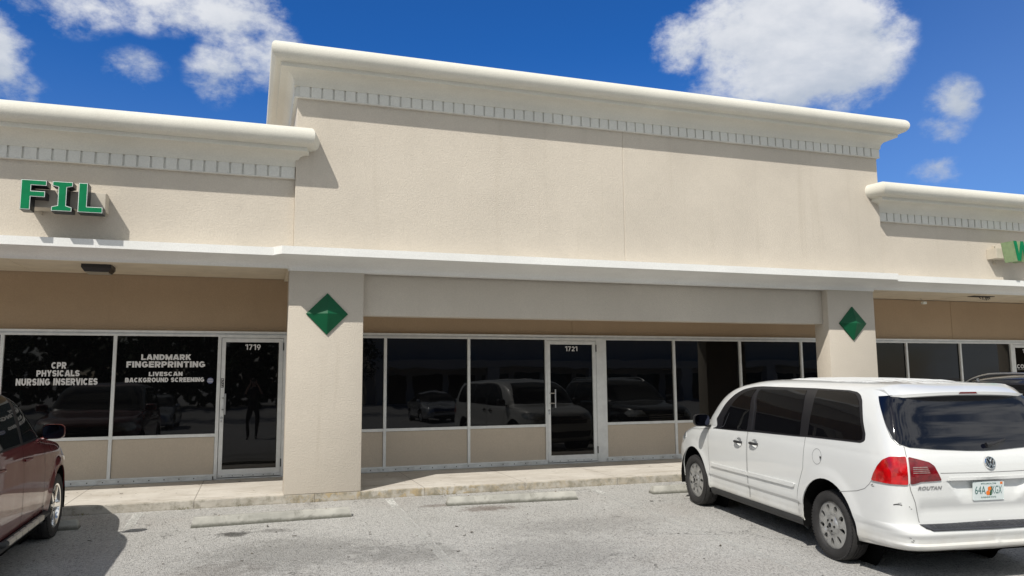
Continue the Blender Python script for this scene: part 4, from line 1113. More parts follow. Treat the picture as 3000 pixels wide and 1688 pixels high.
# panel gaps on the left flank and tail
g = MB()
for sg in (1, -1):
    strip(g, S, fdoor, .007, .0012, sg); strip(g, S, sdoor, .007, .0012, sg)
    strip(g, S, [('s', -.24, .715), ('s', -.49, .762), ('s', -.60, .80), ('s', -.665, .85), ('s', -.70, .89)], .0055, .0012, sg)
    strip(g, S, [('s', 3.52, .60), ('s', 3.62, .72), ('s', 3.66, .80)], .0055, .0012, sg)
    strip(g, S, [('s', 2.55, 1.10), ('s', 2.95, 1.055), ('s', 3.3, 1.03), ('s', 3.5, .98)], .007, .0012, sg)
    strip(g, S, hatch[1:3], .006, .0012, sg); strip(g, S, [(132.3, 1.64), (135.3, 1.292), (136.8, 1.236), (139.1, 1.209), (139.1, 1.129)], .006, .0012, sg); strip(g, S, [(139.4, .901), (139.9, .837), (141.5, .731), (142.9, .555)], .007, .0012, sg)
    strip(g, S, circ(.143, 1.008, .078, 30)+[('s', .221, 1.008)], .0045, .0012, sg) if sg > 0 else None
    strip(g, S, [('s', -.50, 1.735), ('s', .15, 1.70)], .004, .001, sg) if False else None
strip(g, S, [(152, .983), (165, .979), (180, .977)], .006, .0012, 1); strip(g, S, [(152, .983), (165, .979), (180, .977)], .006, .0012, -1)
mk('panel_gap', g, M['gap'], van, fixn=False)
g = MB()
for x, z, a in ((.075, 1.008, 0),): 
    g.box(x-.014, x-.002, .978, .990, z-.012, z+.012, .003)
mk('fuel_door_notch', g, M['scuff'], van)
# black glass house trim and panes
win = [(53.6, 1.100), (50.2, 1.231), (50.4, 1.439), (51.2, 1.563), (52.2, 1.637), (55.2, 1.672), (59, 1.684), (93.8, 1.694), (118.6, 1.692), (123.0, 1.680), (124.9, 1.655), (126.0, 1.605), (127.1, 1.302), (126.6, 1.235), (125.0, 1.211), (95.5, 1.186), (70.2, 1.147)]
gf = [(55.2, 1.118), (53.8, 1.267), (54.1, 1.439), (54.6, 1.550), (55.5, 1.612), (57.7, 1.641), (59.3, 1.643), (63.7, 1.421), (66.3, 1.158)]
gm = [(69.7, 1.172), (67.0, 1.430), (61.3, 1.646), (88.7, 1.668), (90.2, 1.481), (91.0, 1.195)]
gr_ = [(96.7, 1.206), (97.3, 1.490), (97.0, 1.676), (118.0, 1.676), (122.4, 1.660), (124.6, 1.600), (126.2, 1.314), (125.7, 1.245), (124.2, 1.228)]
for sg, lab in ((1, None), (-1, None)):
    g = MB(); patch(g, S, outline(S, win, 1), (), .0035, .004, .05, .04, sg); wt = mk('window_surround', g, M['pillar'], van, smooth=35)
    for ol, nm in ((gf, 'front_window'), (gm, 'side_window'), (gr_, 'side_window')):
        g = MB(); patch(g, S, outline(S, ol, 1), (), .0062, .003, .05, .04, sg); mk(nm, g, M['cglass'], wt, smooth=40)
    g = MB(); strip(g, S, [(68.6, 1.165), (66.0, 1.430), (60.6, 1.640)], .012, .009, sg); strip(g, S, [(55.9, 1.115), (55.2, 1.33)], .010, .009, sg); mk('chrome_strip', g, M['padm'], wt, fixn=False)
    g = MB(); patch(g, S, outline(S, [('s', 2.62, .222), ('s', .46, .222), ('s', .46, .318), ('s', 2.60, .318)]), (), .003, .03, .06, .04, sg); mk('sill', g, M['sill'], van, smooth=35)
    g = MB(); patch(g, S, outline(S, [('s', 2.505, .612), ('s', 2.505, .652), ('s', 1.572, .664), ('s', 1.572, .622)], 0), (), .016, .016, .05, .02, sg, 0, (.63, .64, .65)); patch(g, S, outline(S, [('s', 1.552, .622), ('s', 1.552, .664), ('s', .57, .677), ('s', .545, .668), ('s', .56, .640), ('s', .60, .632)], 0), (), .016, .016, .05, .02, sg, 0, (.64, .65, .66)); mk('side_moulding', g, M['van'], van, smooth=25)
    for x, z in ((1.76, .997), (1.39, 1.012)): handle_part(van, S, x, z, sg, M['blackp'], .175, .0185)
    # tail lamps
    tail = [(128.4, .893), (129.1, .962), (130.4, 1.035), (131.9, 1.090), (134.0, 1.123), (138.7, 1.129), (147.1, 1.081), (149.2, 1.048), (152.1, .922), (148, .918), (143.3, .916), (141.6, .902), (139.6, .893), (133.8, .888)]
    g = MB(); patch(g, S, outline(S, tail[:6]+[(138.9, .892), (133.8, .888)], 1), (), .014, .018, .03, .025, sg); tl = mk('tail_lamp', g, M['redl'], van, smooth=35)
    g = MB(); patch(g, S, outline(S, [(139.5, 1.128)]+tail[6:12]+[(139.7, .893)], 1), (), .011, .015, .03, .025, sg); mk('inner_lens', g, M['redd'], tl, smooth=35)
    g = MB()
    for k in range(4):
        z = .988+.016*k; patch(g, S, outline(S, [(140.6, z), (140.6, z+.007), (146.9-.3*k, z+.007), (147.1-.3*k, z)]), (), .0135, .003, .03, .03, sg)
    mk('reversing_lens', g, M['clear'], tl, fixn=False)
    g = MB(); patch(g, S, outline(S, [(141.2, .915), (141.2, .958), (148.6, .958), (149.6, .935), (147, .932), (143.5, .928)], 0), (), .0135, .003, .03, .03, sg); mk('dark_lens', g, M['redd'], tl, fixn=False)
    g = MB(); patch(g, S, outline(S, [('s', 3.42, .90), ('s', 3.50, .955), (40, .955), (22, .90), (24, .80), (38, .78), ('s', 3.55, .82)], 1), (), .008, .02, .04, .03, sg); mk('headlamp', g, M['head'], van, smooth=35)
    mirror_part(van, 2.60, 1.055, 1.205, sg, M['blackp'], M['mirror'], 1.05)
    for x in (0, 3.078): wheel(van, x, sg*.835, sg, .345, .225, 'cover', .234)
wells(van, S, 3.078, .445, .36)
g = MB(); rgl = [(132.3, 1.648), (133.5, 1.507), (134.7, 1.388), (135.8, 1.286), (137.6, 1.236), (140.7, 1.209), (152.2, 1.186), (168.9, 1.168), (180, 1.163), (191.1, 1.168), (207.8, 1.186), (219.3, 1.209), (222.4, 1.236), (224.2, 1.286), (225.3, 1.388), (226.5, 1.507), (227.7, 1.648), (210, 1.690), (180, 1.70), (150, 1.690)]
patch(g, S, outline(S, rgl, 0), (), .009, .010, .05, .04); rg = mk('rear_window', g, M['rglass'], van, smooth=40)
g = MB(); P_ = [S.P(S.rear(y, z), z, o) for y, z, o in ((-.02, 1.205, .03), (-.10, 1.215, .045), (-.24, 1.250, .035))]
g.tube([tuple(p) for p in P_], [.022, .018, .008], 8); mk('rear_wiper', g, M['blackp'], rg, smooth=50)
g = MB(); wsh = [('f', -.80, 1.165), ('f', -.40, 1.15), ('f', 0, 1.145), ('f', .40, 1.15), ('f', .80, 1.165), ('f', .77, 1.35), ('f', .70, 1.53), ('f', .62, 1.655), ('f', .3, 1.675), ('f', 0, 1.68), ('f', -.3, 1.675), ('f', -.62, 1.655), ('f', -.70, 1.53), ('f', -.77, 1.35)]
patch(g, S, outline(S, wsh), (), .004, .004, .05, .04); mk('windshield', g, M['cglass2'], van, smooth=40)
g = MB(); patch(g, S, outline(S, [('f', -.52, .70), ('f', .52, .70), ('f', .60, .86), ('f', -.60, .86)]), (), .006, .01, .05, .03); patch(g, S, outline(S, [('f', -.62, .38), ('f', .62, .38), ('f', .66, .52), ('f', -.66, .52)]), (), .006, .01, .05, .03); gri = mk('grille', g, M['pillar'], van, smooth=40)
g = MB()
for z in (.74, .78, .82): strip(g, S, [('f', -.52, z), ('f', .52, z)], .012, .010)
mk('chrome_strip', g, M['chrome'], gri, fixn=False)
# roof spoiler with brake light
def spo(y):  # lip position behind the glass top
    a = abs(y)/.70; return (-.835+.10*a**3.0, 1.690-.030*a**2.2)
g = MB(); N = 30; vs = []
for i in range(N+1):
    y = -.735+1.47*i/N; lx_, lz_ = spo(y); e = min(1, (.735-abs(y))/.10+.12); xt = -.40-.0*abs(y); zt_ = S.zroof(-.42, min(abs(y), .60))+.004 if abs(y) < .60 else S.zroof(-.42, abs(y)*.985)
    zt_ -= .008
    xm = -.62; zm = max(1.60, S.zroof(-.60, min(abs(y), .72)))+.010*e
    vs += [(-.42, y, zt_-.004), (xm, y, max(zm, lz_+.012)+.010), (lx_+.02, y, lz_+.018*e), (lx_, y, lz_+.006), (lx_+.004, y, lz_-.022*e), (lx_+.03, y, lz_-.034*e), (-.66, y, 1.648-.02*(abs(y)/.7)**2)]
k = 7
g.add(vs, [(i*k+j, (i+1)*k+j, (i+1)*k+j+1, i*k+j+1) for i in range(N) for j in range(k-1)]+[tuple(range(k)), tuple(N*k+j for j in range(k))])
sp_ = mk('roof_spoiler', g, M['van'], van, smooth=38)
g = MB(); vs = []
for y, dz_ in ((-.105, -.012), (-.085, .004), (.085, .004), (.105, -.012)):
    lx_, lz_ = spo(y); vs.append((lx_-.0035, y, lz_+dz_))
g.add(vs, [(0, 1, 2, 3)]); g.v = [(p[0]+(.002 if i in (0, 3) else 0), p[1], p[2]) for i, p in enumerate(g.v)]; mk('brake_lamp', g, M['redd'], sp_, fixn=False)
# tail: handle bar, plate, badge, script, step pad, scuffs
g = MB(); patch(g, S, outline(S, [(156.0, .918), (156.0, .944), (180, .938), (204, .944), (204, .918), (180, .912)]), (), .012, .014, .04, .02); mk('tailgate_trim', g, M['van'], van, smooth=25)
g = MB(); patch(g, S, outline(S, [(142.9, .541), (143.2, .512), (144.8, .496), (180, .489), (215.2, .496), (216.8, .512), (217.1, .541), (200, .538), (180, .537), (160, .538)]), (), .022, .030, .05, .012, 1, 0, (.49, .50, .51, .52, .53)); pad = mk('step_pad', g, M['padm'], van, smooth=30)
g = MB()
for z in (.505, .513, .522): strip(g, S, [(145, z), (180, z-.003), (215, z)], .004, .0235)
mk('pad_rib', g, M['sill'], pad, fixn=False)
TR = Matrix(((0, -1, 0, 0), (-1, 0, 0, 0), (0, 0, 1, 0), (0, 0, 0, 1)))  # text (x right, y depth, z up) -> facing the rear: right = -y
def rearT(x, y, z, tilt=0): return Matrix.Translation((x, y, z)) @ Matrix(((0, 1, 0, 0), (-1, 0, 0, 0), (0, 0, 1, 0), (0, 0, 0, 1))) @ Matrix.Rotation(tilt, 4, 'X')
T = rearT(-1.012, .012, .812, radians(4))
g = MB(); g.box(-.165, .165, -.004, .0, -.083, .083, .006, 0, T); pl = mk('licence_plate', g, M['plate'], van)
g = MB(); add_text(g, '64A', -.143, -.030, -.030, .042, -.0055, .0, T=T); add_text(g, 'KGX', .038, .143, -.030, .042, -.0055, .0, T=T)
add_text(g, 'MYFLORIDA.COM', -.080, .080, .056, .070, -.0055, .01, T=T); add_text(g, 'SUNSHINE STATE', -.080, .080, -.066, -.052, -.0055, .01, T=T)
mk('plate_lettering', g, M['platetxt'], pl, fixn=False)
g = MB()
for cx, cz, r in ((-.006, -.020, .021), (.010, .018, .019)): g.add([(cx+r*cos(2*pi*i/20), -.0062, cz+r*sin(2*pi*i/20)) for i in range(20)], [tuple(range(20))], 0, T)
mk('orange_fruit_print', g, M['orange'], pl, fixn=False)
g = MB(); g.add([(.010, -.0058, -.045), (.034, -.0058, -.040), (.036, -.0058, .03), (.024, -.0058, .046), (.018, -.0058, 0)], [(0, 1, 2, 3, 4)], 0, T); mk('leaf_print', g, M['green'], pl, fixn=False)
g = MB(); g.add([(.125, -.0060, .055), (.150, -.0060, .055), (.150, -.0060, .076), (.125, -.0060, .076)], [(0, 1, 2, 3)], 0, T); mk('registration_sticker', g, M['orange'], pl, fixn=False)
pb = S.P(S.rear(-.01, 1.06), 1.06, .004); T = rearT(pb.x, pb.y, pb.z, radians(-9))
g = MB(); g.lathe([(0, -.010), (.044, -.010), (.052, -.007), (.054, 0)], 32, 0, T); bd = mk('round_badge', g, M['pillar'], van, smooth=40)
g = MB(); g.lathe([(.045, -.0105), (.047, -.016), (.053, -.016), (.056, -.009), (.057, 0)], 36, 0, T)
def bar(x0, z0, x1, z1, w_=.0075):
    a = Vector((x0, z0)); b2 = Vector((x1, z1)); n = (b2-a).normalized(); n = Vector((-n.y, n.x))*w_/2
    g.add([(p.x, y, p.y) for y in (-.016, -.009) for p in (a-n, a+n, b2+n, b2-n)], [(0, 1, 2, 3), (4, 5, 6, 7), (0, 4, 5, 1), (1, 5, 6, 2), (2, 6, 7, 3), (3, 7, 4, 0)], 0, T)
bar(-.020, .042, 0, .006); bar(.020, .042, 0, .006); bar(-.040, .022, -.017, -.040); bar(-.017, -.040, 0, -.004); bar(0, -.004, .017, -.040); bar(.017, -.040, .040, .022)
mk('badge_emblem', g, M['chrome'], bd)
pb = S.P(S.rear(.635, .855), .855, .003); T = rearT(pb.x-.004, 0, 0, 0)
g = MB(); vs, fs = text_geo('ROUTAN', .035, .28, 1.1); g.add([tuple(S.P(S.rear(.755-.245*a, .841+.033*b2), .841+.033*b2, .0045)) for a, b2 in vs], fs); mk('model_lettering', g, M['steel'], van, fixn=False)
for sc_, w_ in (([(134.7, .705), (135.6, .713), (137.2, .709)], .009), ([(135.9, .722), (137, .728)], .003), ([(139.4, .700), (139.7, .690)], .005), ([(139.9, .678), (140.4, .675)], .005), ([('s', -.69, .845), ('s', -.715, .858)], .006), ([('s', -.70, .838), ('s', -.73, .842)], .006),
                ([(136.5, .44), (137.2, .435)], .005), ([(137.8, .420), (138.2, .412)], .006), ([(137.2, .405), (138, .402)], .005)):
    g = MB(); strip(g, S, sc_, w_, .002); mk('paint_scuff', g, M['scuff'], van, fixn=False)

# ---------------- generic passenger car / SUV for the neighbours
def build_suv(name, label, cat, paint, loc, rz, H=1.70, WB=2.62, FO=.86, RO=.95, HW=.905, clr=.30, wr=.355, rails=False, step=False, plate=False, group=None, sedan=False, mirc=None, glassm=None):
    xf = WB+FO; k = (H-1.13)/(1.70-1.13); zz = lambda z: z if z < 1.13 else 1.13+(z-1.13)*k
    if sedan:
        K = [(.20, -RO+.15, xf-.15, HW*.94, 8, 7), (.35, -RO+.02, xf-.02, HW*.98, 8, 7), (.55, -RO, xf, HW, 8, 6), (.72, -RO+.02, xf-.10, HW, 8, 5), (.80, -RO+.03, xf-.35, HW*.99, 8, 5), (.86, -RO+.05, xf-.75, HW*.98, 8, 5), (.92, -RO+.12, xf-1.05, HW*.97, 8, 6),
             (.98, -.55, xf-1.25, HW*.93, 8, 7), (1.10, -.20, xf-1.45, HW*.88, 8, 7), (1.25, .12, xf-1.72, HW*.81, 8, 7), (1.36, .45, xf-2.0, HW*.72, 7, 6), (1.41, .75, xf-2.2, HW*.60, 5, 5), (1.44, 1.0, xf-2.5, HW*.40, 4, 4), (1.45, 1.2, xf-2.75, HW*.2, 3, 3)]
        xc = 1.35; belt = .95; wb0, wb1 = .97, 1.33
    else:
        K = [(.28, -RO+.20, xf-.20, HW*.94, 8, 6), (.42, -RO+.05, xf-.06, HW*.985, 9, 7), (.60, -RO+.02, xf, HW, 10, 7), (.80, -RO+.02, xf-.01, HW, 10, 7), (.90, -RO+.03, xf-.06, HW*.995, 10, 6), (.97, -RO+.04, xf-.16, HW*.99, 10, 6), (1.02, -RO+.05, xf-.36, HW*.985, 10, 6), (1.06, None, xf-.66, HW*.98, None, 6),
             (1.10, -RO+.07, xf-1.0, HW*.975, 10, 6), (1.13, -RO+.08, xf-1.20, HW*.965, 10, 7)]+[(zz(z), a, b2, HW*w_, n1_, n2_) for z, a, b2, w_, n1_, n2_ in ((1.20, -RO+.10, xf-1.36, .945, 10, 8), (1.35, -RO+.16, xf-1.60, .90, 10, 8), (1.50, -RO+.23, xf-1.88, .845, 10, 8), (1.58, -RO+.30, xf-2.10, .80, 9, 7), (1.64, -RO+.38, xf-2.33, .73, 8, 6), (1.68, -RO+.55, xf-2.62, .60, 6, 5), (1.70, -RO+.95, xf-2.95, .35, 4, 4))]
        xc = .35; belt = 1.13; wb0, wb1 = 1.165, zz(1.585)
    ra = wr+.075
    s_ = CarShape(K, xc, (flare(0, wr, ra, ra+.12, .020), flare(WB, wr, ra, ra+.12, .020)))
    t = thing(name, label, cat, loc, rz, group)
    body, _ = car_common(s_, t, paint, ra, WB, wr+.01, clr, .25, clr+.07, [], None, (belt-.01, belt))
    mk('body', body, paint, t, smooth=32)
    xd0 = 1.98 if not sedan else 2.0; xb = 1.19 if not sedan else 1.15; xr_ = ra+.03
    g = MB(); zl = clr+.09
    for sg in (1, -1):
        strip(g, s_, [('s', xd0, belt), ('s', xd0-.02, .80), ('s', xd0, zl), ('s', xb, zl), ('s', xb, belt)], .006, .0012, sg)
        strip(g, s_, [('s', xb, zl), ('s', xr_+.10, zl), ('s', xr_, .62), ('s', .10, .86), ('s', .05, belt)], .006, .0012, sg)
    mk('panel_gap', g, M['void'], t, fixn=False)
    gm_ = glassm or M['cglass']
    xa = (xf-1.42, xf-1.60, xf-1.86, xf-2.02) if not sedan else (xf-1.42, xf-1.55, xf-1.78, xf-1.9)
    zA = (wb0, wb0+(wb1-wb0)*.45, wb0+(wb1-wb0)*.86, wb1)
    rear_lo, rear_hi = (-RO+.42, -RO+.62) if not sedan else (-.15, .45)
    for sg in (1, -1):
        tr_ = [('s', xa[0]+.16, wb0-.02), ('s', xa[1]+.10, zA[1]), ('s', xa[2]+.07, zA[2]), ('s', xa[3]+.04, wb1+.022), ('s', rear_hi-.03, wb1+.022), ('s', rear_lo-.05, zA[1]), ('s', rear_lo-.04, wb0-.02)]
        g = MB(); patch(g, s_, outline(s_, tr_, 1), (), .0035, .004, .05, .04, sg); wt = mk('window_surround', g, M['pillar'], t, smooth=35)
        A1 = [('s', xa[0], wb0), ('s', xa[1], zA[1]), ('s', xa[2], zA[2]), ('s', xa[3]-.03, wb1), ('s', xb+.06, wb1), ('s', xb+.045, wb0)]
        A2 = [('s', xb-.045, wb0), ('s', xb-.06, wb1), ('s', .32 if not sedan else .62, wb1), ('s', .16 if not sedan else .36, wb0)]
        A3 = [('s', .10, wb0), ('s', .26, wb1), ('s', rear_hi+.02, wb1), ('s', rear_lo, zA[1]), ('s', rear_lo, wb0)]
        for nm, A_ in (('front_window', A1), ('side_window', A2))+((('side_window', A3),) if not sedan else ()):
            g = MB(); patch(g, s_, outline(s_, A_, 1), (), .0062, .003, .05, .04, sg); mk(nm, g, gm_, wt, smooth=40)
        for hx in ((xb+.13, xb-.72) if not sedan else (xb+.12, xb-.70)): handle_part(t, s_, hx, belt-.13, sg, paint, .19, .014)
        g = MB(); patch(g, s_, outline(s_, [('s', WB-ra-.01, clr-.05), ('s', ra+.01, clr-.05), ('s', ra+.01, clr+.075), ('s', WB-ra-.01, clr+.075)]), (), .006, .03, .06, .04, sg); mk('sill', g, M['sill'], t, smooth=35)
        zl_ = .80 if not sedan else .66
        g = MB(); patch(g, s_, outline(s_, [('s', xf-.48, zl_+.05), ('s', xf-.40, zl_+.13), ('f', HW*.62, zl_+.12), ('f', HW*.52, zl_-.03), ('s', xf-.28, zl_-.03)], 1), (), .008, .02, .04, .03, sg); mk('headlamp', g, M['head'], t, smooth=35)
        zt_ = .85 if not sedan else .70
        g = MB(); patch(g, s_, outline(s_, [('s', -RO+.25, zt_), ('s', -RO+.22, zt_+.20), ('r', HW*.74, zt_+.20), ('r', HW*.70, zt_)], 1), (), .008, .02, .04, .03, sg); mk('tail_lamp', g, M['redl'], t, smooth=35)
        mirror_part(t, xf-1.50 if not sedan else xf-1.38, HW+.055, belt+.075, sg, mirc or paint, M['mirror'], .98 if not sedan else .9)
        for x in (0, WB): wheel(t, x, sg*(HW-.13), sg, wr, .225, 'spoke', wr-.125)
        if step:
            g = MB(); y0 = HW-.02; xa_, xb_ = ra+.10, WB-ra-.10
            g.tube([(xa_, sg*(y0-.1), .40), (xa_+.06, sg*(y0+.03), .365), (xb_-.06, sg*(y0+.03), .365), (xb_, sg*(y0-.1), .40)], .036, 12, flat=.8)
            sb = mk('running_board', g, M['sill'], t, smooth=45)
            g = MB(); n_ = 6
            for i in range(n_):
                x0 = xa_+.14+(xb_-xa_-.4)*i/n_; g.box(x0, x0+.17, min(sg*(y0+.02), sg*(y0+.071)), max(sg*(y0+.02), sg*(y0+.071)), .345, .392, .006)
            mk('tread_insert', g, M['race'], sb)
        if rails:
            g = MB(); pts = []
            for i in range(25):
                x = -RO+.55+(xf-2.25+RO-.55)*i/24; yy = HW*.70; h_ = .055*min(1, min(i, 24-i)/4)**.6
                pts.append((x, sg*yy, s_.zroof(x, yy)+h_))
            g.tube(pts, .017, 8)
            for i in (2, 12, 22): p_ = pts[i]; g.tube([(p_[0], p_[1], p_[2]), (p_[0], p_[1], p_[2]-.06)], .016, 8)
            mk('roof_rail', g, M['steel'], t, smooth=50)
    g = MB(); zw0, zw1 = (wb0+.0, wb1+.02); n_ = 8
    ws = [('f', -HW*.86+HW*1.72*i/n_, zw0) for i in range(n_+1)]+[('f', HW*.80-HW*.06*i, zw0+(zw1-zw0)*(.5+.5*i)) for i in range(2)]+[('f', HW*.74-HW*1.48*i/n_, zw1) for i in range(1, n_+1)]+[('f', -HW*.80, zw0+(zw1-zw0)*.5)]
    patch(g, s_, outline(s_, ws), (), .004, .004, .05, .04); mk('windshield', g, M['cglass2'], t, smooth=40)
    g = MB(); wy = HW*.80; zr0, zr1 = zw0+.02, zw1-.02
    ws = [('r', wy-2*wy*i/n_, zr0) for i in range(n_+1)]+[('r', -wy*.88+2*wy*.88*i/n_, zr1) for i in range(n_+1)]
    patch(g, s_, outline(s_, ws), (), .004, .004, .05, .04); mk('rear_window', g, M['rglass'], t, smooth=40)
    zg = .66 if not sedan else .50
    g = MB(); patch(g, s_, outline(s_, [('f', -HW*.48, zg), ('f', HW*.48, zg), ('f', HW*.55, zg+.20), ('f', -HW*.55, zg+.20)]), (), .006, .01, .05, .03); patch(g, s_, outline(s_, [('f', -HW*.5, clr+.03), ('f', HW*.5, clr+.03), ('f', HW*.55, clr+.16), ('f', -HW*.55, clr+.16)]), (), .006, .01, .05, .03); gri = mk('grille', g, M['pillar'], t, smooth=40)
    g = MB()
    for z in (zg+.05, zg+.10, zg+.15): strip(g, s_, [('f', -HW*.5, z), ('f', HW*.5, z)], .012, .010)
    mk('chrome_strip', g, M['chrome'], gri, fixn=False)
    wells(t, s_, WB, ra, wr+.01, .26)
    return t
def gpitch(y0, y1): return -math.atan((gz(y1)-gz(y0))/(y1-y0))
red = build_suv('red_suv', 'dark red sport utility vehicle at the left edge with chrome wheels and side steps', 'suv', M['red'], (-3.545, -3.78, gz(-3.9)), pi/2, 1.73, 2.62, .86, .95, .905, .30, .350, step=True, glassm=M['cglass2'])
red.rotation_euler = (0, gpitch(-3.8, -1.2), pi/2)
blk = build_suv('black_suv', 'black sport utility vehicle with silver roof rails behind the white minivan', 'suv', M['blk'], (8.74, -4.80, gz(-4.80)), pi/2, 1.77, 2.75, .92, 1.0, .93, .30, .36, rails=True)
blk.rotation_euler = (0, gpitch(-4.85, -2.1), pi/2)

# ---------------- what stands or is added behind the photographer and shows only as faint reflections
sed = build_suv('parked_sedan', 'silver sedan parked across the lot, mirrored in the dark shop windows', 'sedan', M['silver'], (1.5, -22.5, gz(-22.5)), pi/2+.0, 1.45, 2.70, .95, 1.0, .89, .24, .32, sedan=True, group='cars parked across the lot')
def copy_tree(o, parent=None):
    c = o.copy(); COL.objects.link(c)
    if parent: c.parent = parent
    for ch in [x for x in bpy.data.objects if x.parent == o]: copy_tree(ch, c)
    return c
for i, (x, y, lab) in enumerate(((-4.6, -22.3, 'silver sedan parked across the lot opposite the left shopfront'), (7.6, -22.6, 'silver sedan parked across the lot opposite the right pillar'))):
    c = copy_tree(sed); c.location = (x, y, gz(y)); c['label'] = lab

# opposite building; trees and woods added to darken the glass reflections
OB = thing('opposite_shop_building', 'pale low shop building across the parking lot, seen mirrored in the glass', 'building', (30, -48, -.6))
g = MB(); g.box(-22, 26, -9, 0, 0, 5.6, .02); g.box(-22.3, 26.3, -9.2, .35, 5.6, 6.1, .05); g.box(-22, 26, 0, 2.6, 3.0, 3.6, .03)
mk('wall', g, M['stucco'], OB)
g = MB()
for i in range(16): g.box(-21+i*2.95, -18.6+i*2.95, .0, .02, .1, 2.5)
mk('window', g, M['glass'], OB)
g = MB()
for i in range(6): g.box(-21.5+i*9.1, -20.5+i*9.1, 1.9, 2.6, 0, 3.0)
mk('pillar', g, M['stucco'], OB)
M['bark'] = pmat('tree_bark', (.09, .07, .05), .9, var=.3, vs=3, bump=.02, bs=8)
M['foliage'] = pmat('tree_leaves', (.032, .052, .016), .8, var=.5, vs=1.5)
rnd = random.Random(3)
def tree(loc, h, r, label):
    t = thing('backdrop_tree', label, 'tree', loc, rnd.uniform(0, 6), 'trees added across the parking lot to darken reflections')
    g = MB(); g.tube([(0, 0, -.2), (.05, .02, h*.25), (-.05, .08, h*.45), (.1, 0, h*.7)], [.24, .18, .14, .06], 10)
    cl = []
    for i in range(9):
        a = i*2.4; e = Vector((cos(a)*r*.6, sin(a)*r*.6, h*(.55+.05*i))); g.tube([(0, 0, h*(.28+.03*i)), (e.x*.5, e.y*.5, (h*(.3+.03*i)+e.z)/2), tuple(e)], [.10, .06, .02], 6); cl.append(e)
    mk('trunk', g, M['bark'], t, smooth=60)
    g = MB()
    for i in range(26): a = rnd.uniform(0, 6.28); q = r*rnd.random()**.5; cl.append(Vector((q*cos(a), q*sin(a), h*rnd.uniform(.42, 1.0)*(1-.15*q/r))))
    for c in cl:
        cr = r*rnd.uniform(.22, .42)
        for j in range(130):
            v = Vector((rnd.gauss(0, 1), rnd.gauss(0, 1), rnd.gauss(0, .8))).normalized()*cr*rnd.uniform(.5, 1.0)+c
            u = Vector((rnd.gauss(0, 1), rnd.gauss(0, 1), rnd.gauss(0, 1))).normalized(); w2 = u.orthogonal().normalized(); s2 = rnd.uniform(.07, .16)
            g.add([v-u*s2, v+w2*s2*.5, v+u*s2, v-w2*s2*.5], [(0, 1, 2, 3)])
    mk('crown', g, M['foliage'], t, fixn=False)
for loc, h, r, lab in (((-6, -33, -.6), 8.5, 4.0, 'broad leafy tree added across the lot to darken the lettered window'), ((-16, -36, -.6), 7.5, 3.6, 'leafy tree added across the lot left of the tallest one'), ((3.5, -35, -.6), 7, 3.2, 'leafy tree added across the lot behind the middle silver sedan'), ((-27, -30, -.6), 8, 4, 'leafy tree added farthest left across the lot')):
    tree(loc, h, r, lab)
g = MB()
for i in range(2400):
    x = rnd.uniform(-95, 6); y = -52+rnd.uniform(-5, 5); z = rnd.random()**.8*(6.5+1.6*sin(x*.23)+1.0*sin(x*.71))-.4
    for j in range(5):
        v = Vector((x+rnd.gauss(0, .6), y+rnd.gauss(0, .7), z+rnd.gauss(0, .5))); u = Vector((rnd.gauss(0, 1), rnd.gauss(0, .5), rnd.gauss(0, 1))).normalized()*.42; w2 = u.orthogonal().normalized()*.34
        g.add([v-u, v+w2, v+u, v-w2], [(0, 1, 2, 3)])
mk('backdrop_woods', g, M['foliage'], fixn=False, kind='stuff')  # woods added as a dark backdrop for the glass reflections

# ---------------- the photographer, mirrored faintly in the glass of door 1719
M['skin'] = pmat('skin', (.42, .26, .19), .55, var=.06, vs=12)
M['shirt'] = pmat('dark_cotton_shirt', (.018, .02, .026), .9, var=.2, vs=14, bump=.002)
M['trousers'] = pmat('dark_trousers', (.022, .022, .024), .9, var=.2, vs=12, bump=.002)
M['hair'] = pmat('dark_hair', (.02, .014, .01), .7, var=.3, vs=60)
M['shoe'] = pmat('black_shoe', (.015, .015, .015), .5)
M['eyew'] = pmat('eye_white', (.6, .6, .58), .3)
M['lip'] = pmat('lip', (.35, .16, .13), .5)
def skin_mesh(name, verts, edges, radii, root=0, sub=2):
    me = bpy.data.meshes.new(name); me.from_pydata(verts, edges, []); o = bpy.data.objects.new(name, me); COL.objects.link(o)
    md = o.modifiers.new('s', 'SKIN'); sd = o.modifiers.new('d', 'SUBSURF'); sd.levels = sub; sd.render_levels = sub
    sk = me.skin_vertices[0].data
    for i, r in enumerate(radii): sk[i].radius = r if isinstance(r, tuple) else (r, r); sk[i].use_root = (i == root)
    dg = bpy.context.evaluated_depsgraph_get(); dg.update(); ev = bpy.data.meshes.new_from_object(o.evaluated_get(dg))
    vs = [v.co[:] for v in ev.vertices]; fs = [tuple(p.vertices) for p in ev.polygons]
    bpy.data.objects.remove(o); bpy.data.meshes.remove(me); bpy.data.meshes.remove(ev); return vs, fs
PX, PY_ = -.6372, -10.976-.355
per = thing('person', 'person in dark shirt and trousers photographing with a raised phone, mirrored in door 1719', 'person', (PX, PY_, gz(PY_)))
V = [(0, 0, 1.02), (0, -.01, 1.20), (0, 0, 1.40), (0, .0, 1.56), (0, .01, 1.66), (0, .025, 1.72), (0, .045, 1.80), (0, .04, 1.88)]
Rr = [(.165, .115), (.150, .105), (.175, .115), (.165, .095), (.062, .062), (.060, .064), (.082, .098), (.066, .080)]
E_ = [(i, i+1) for i in range(7)]
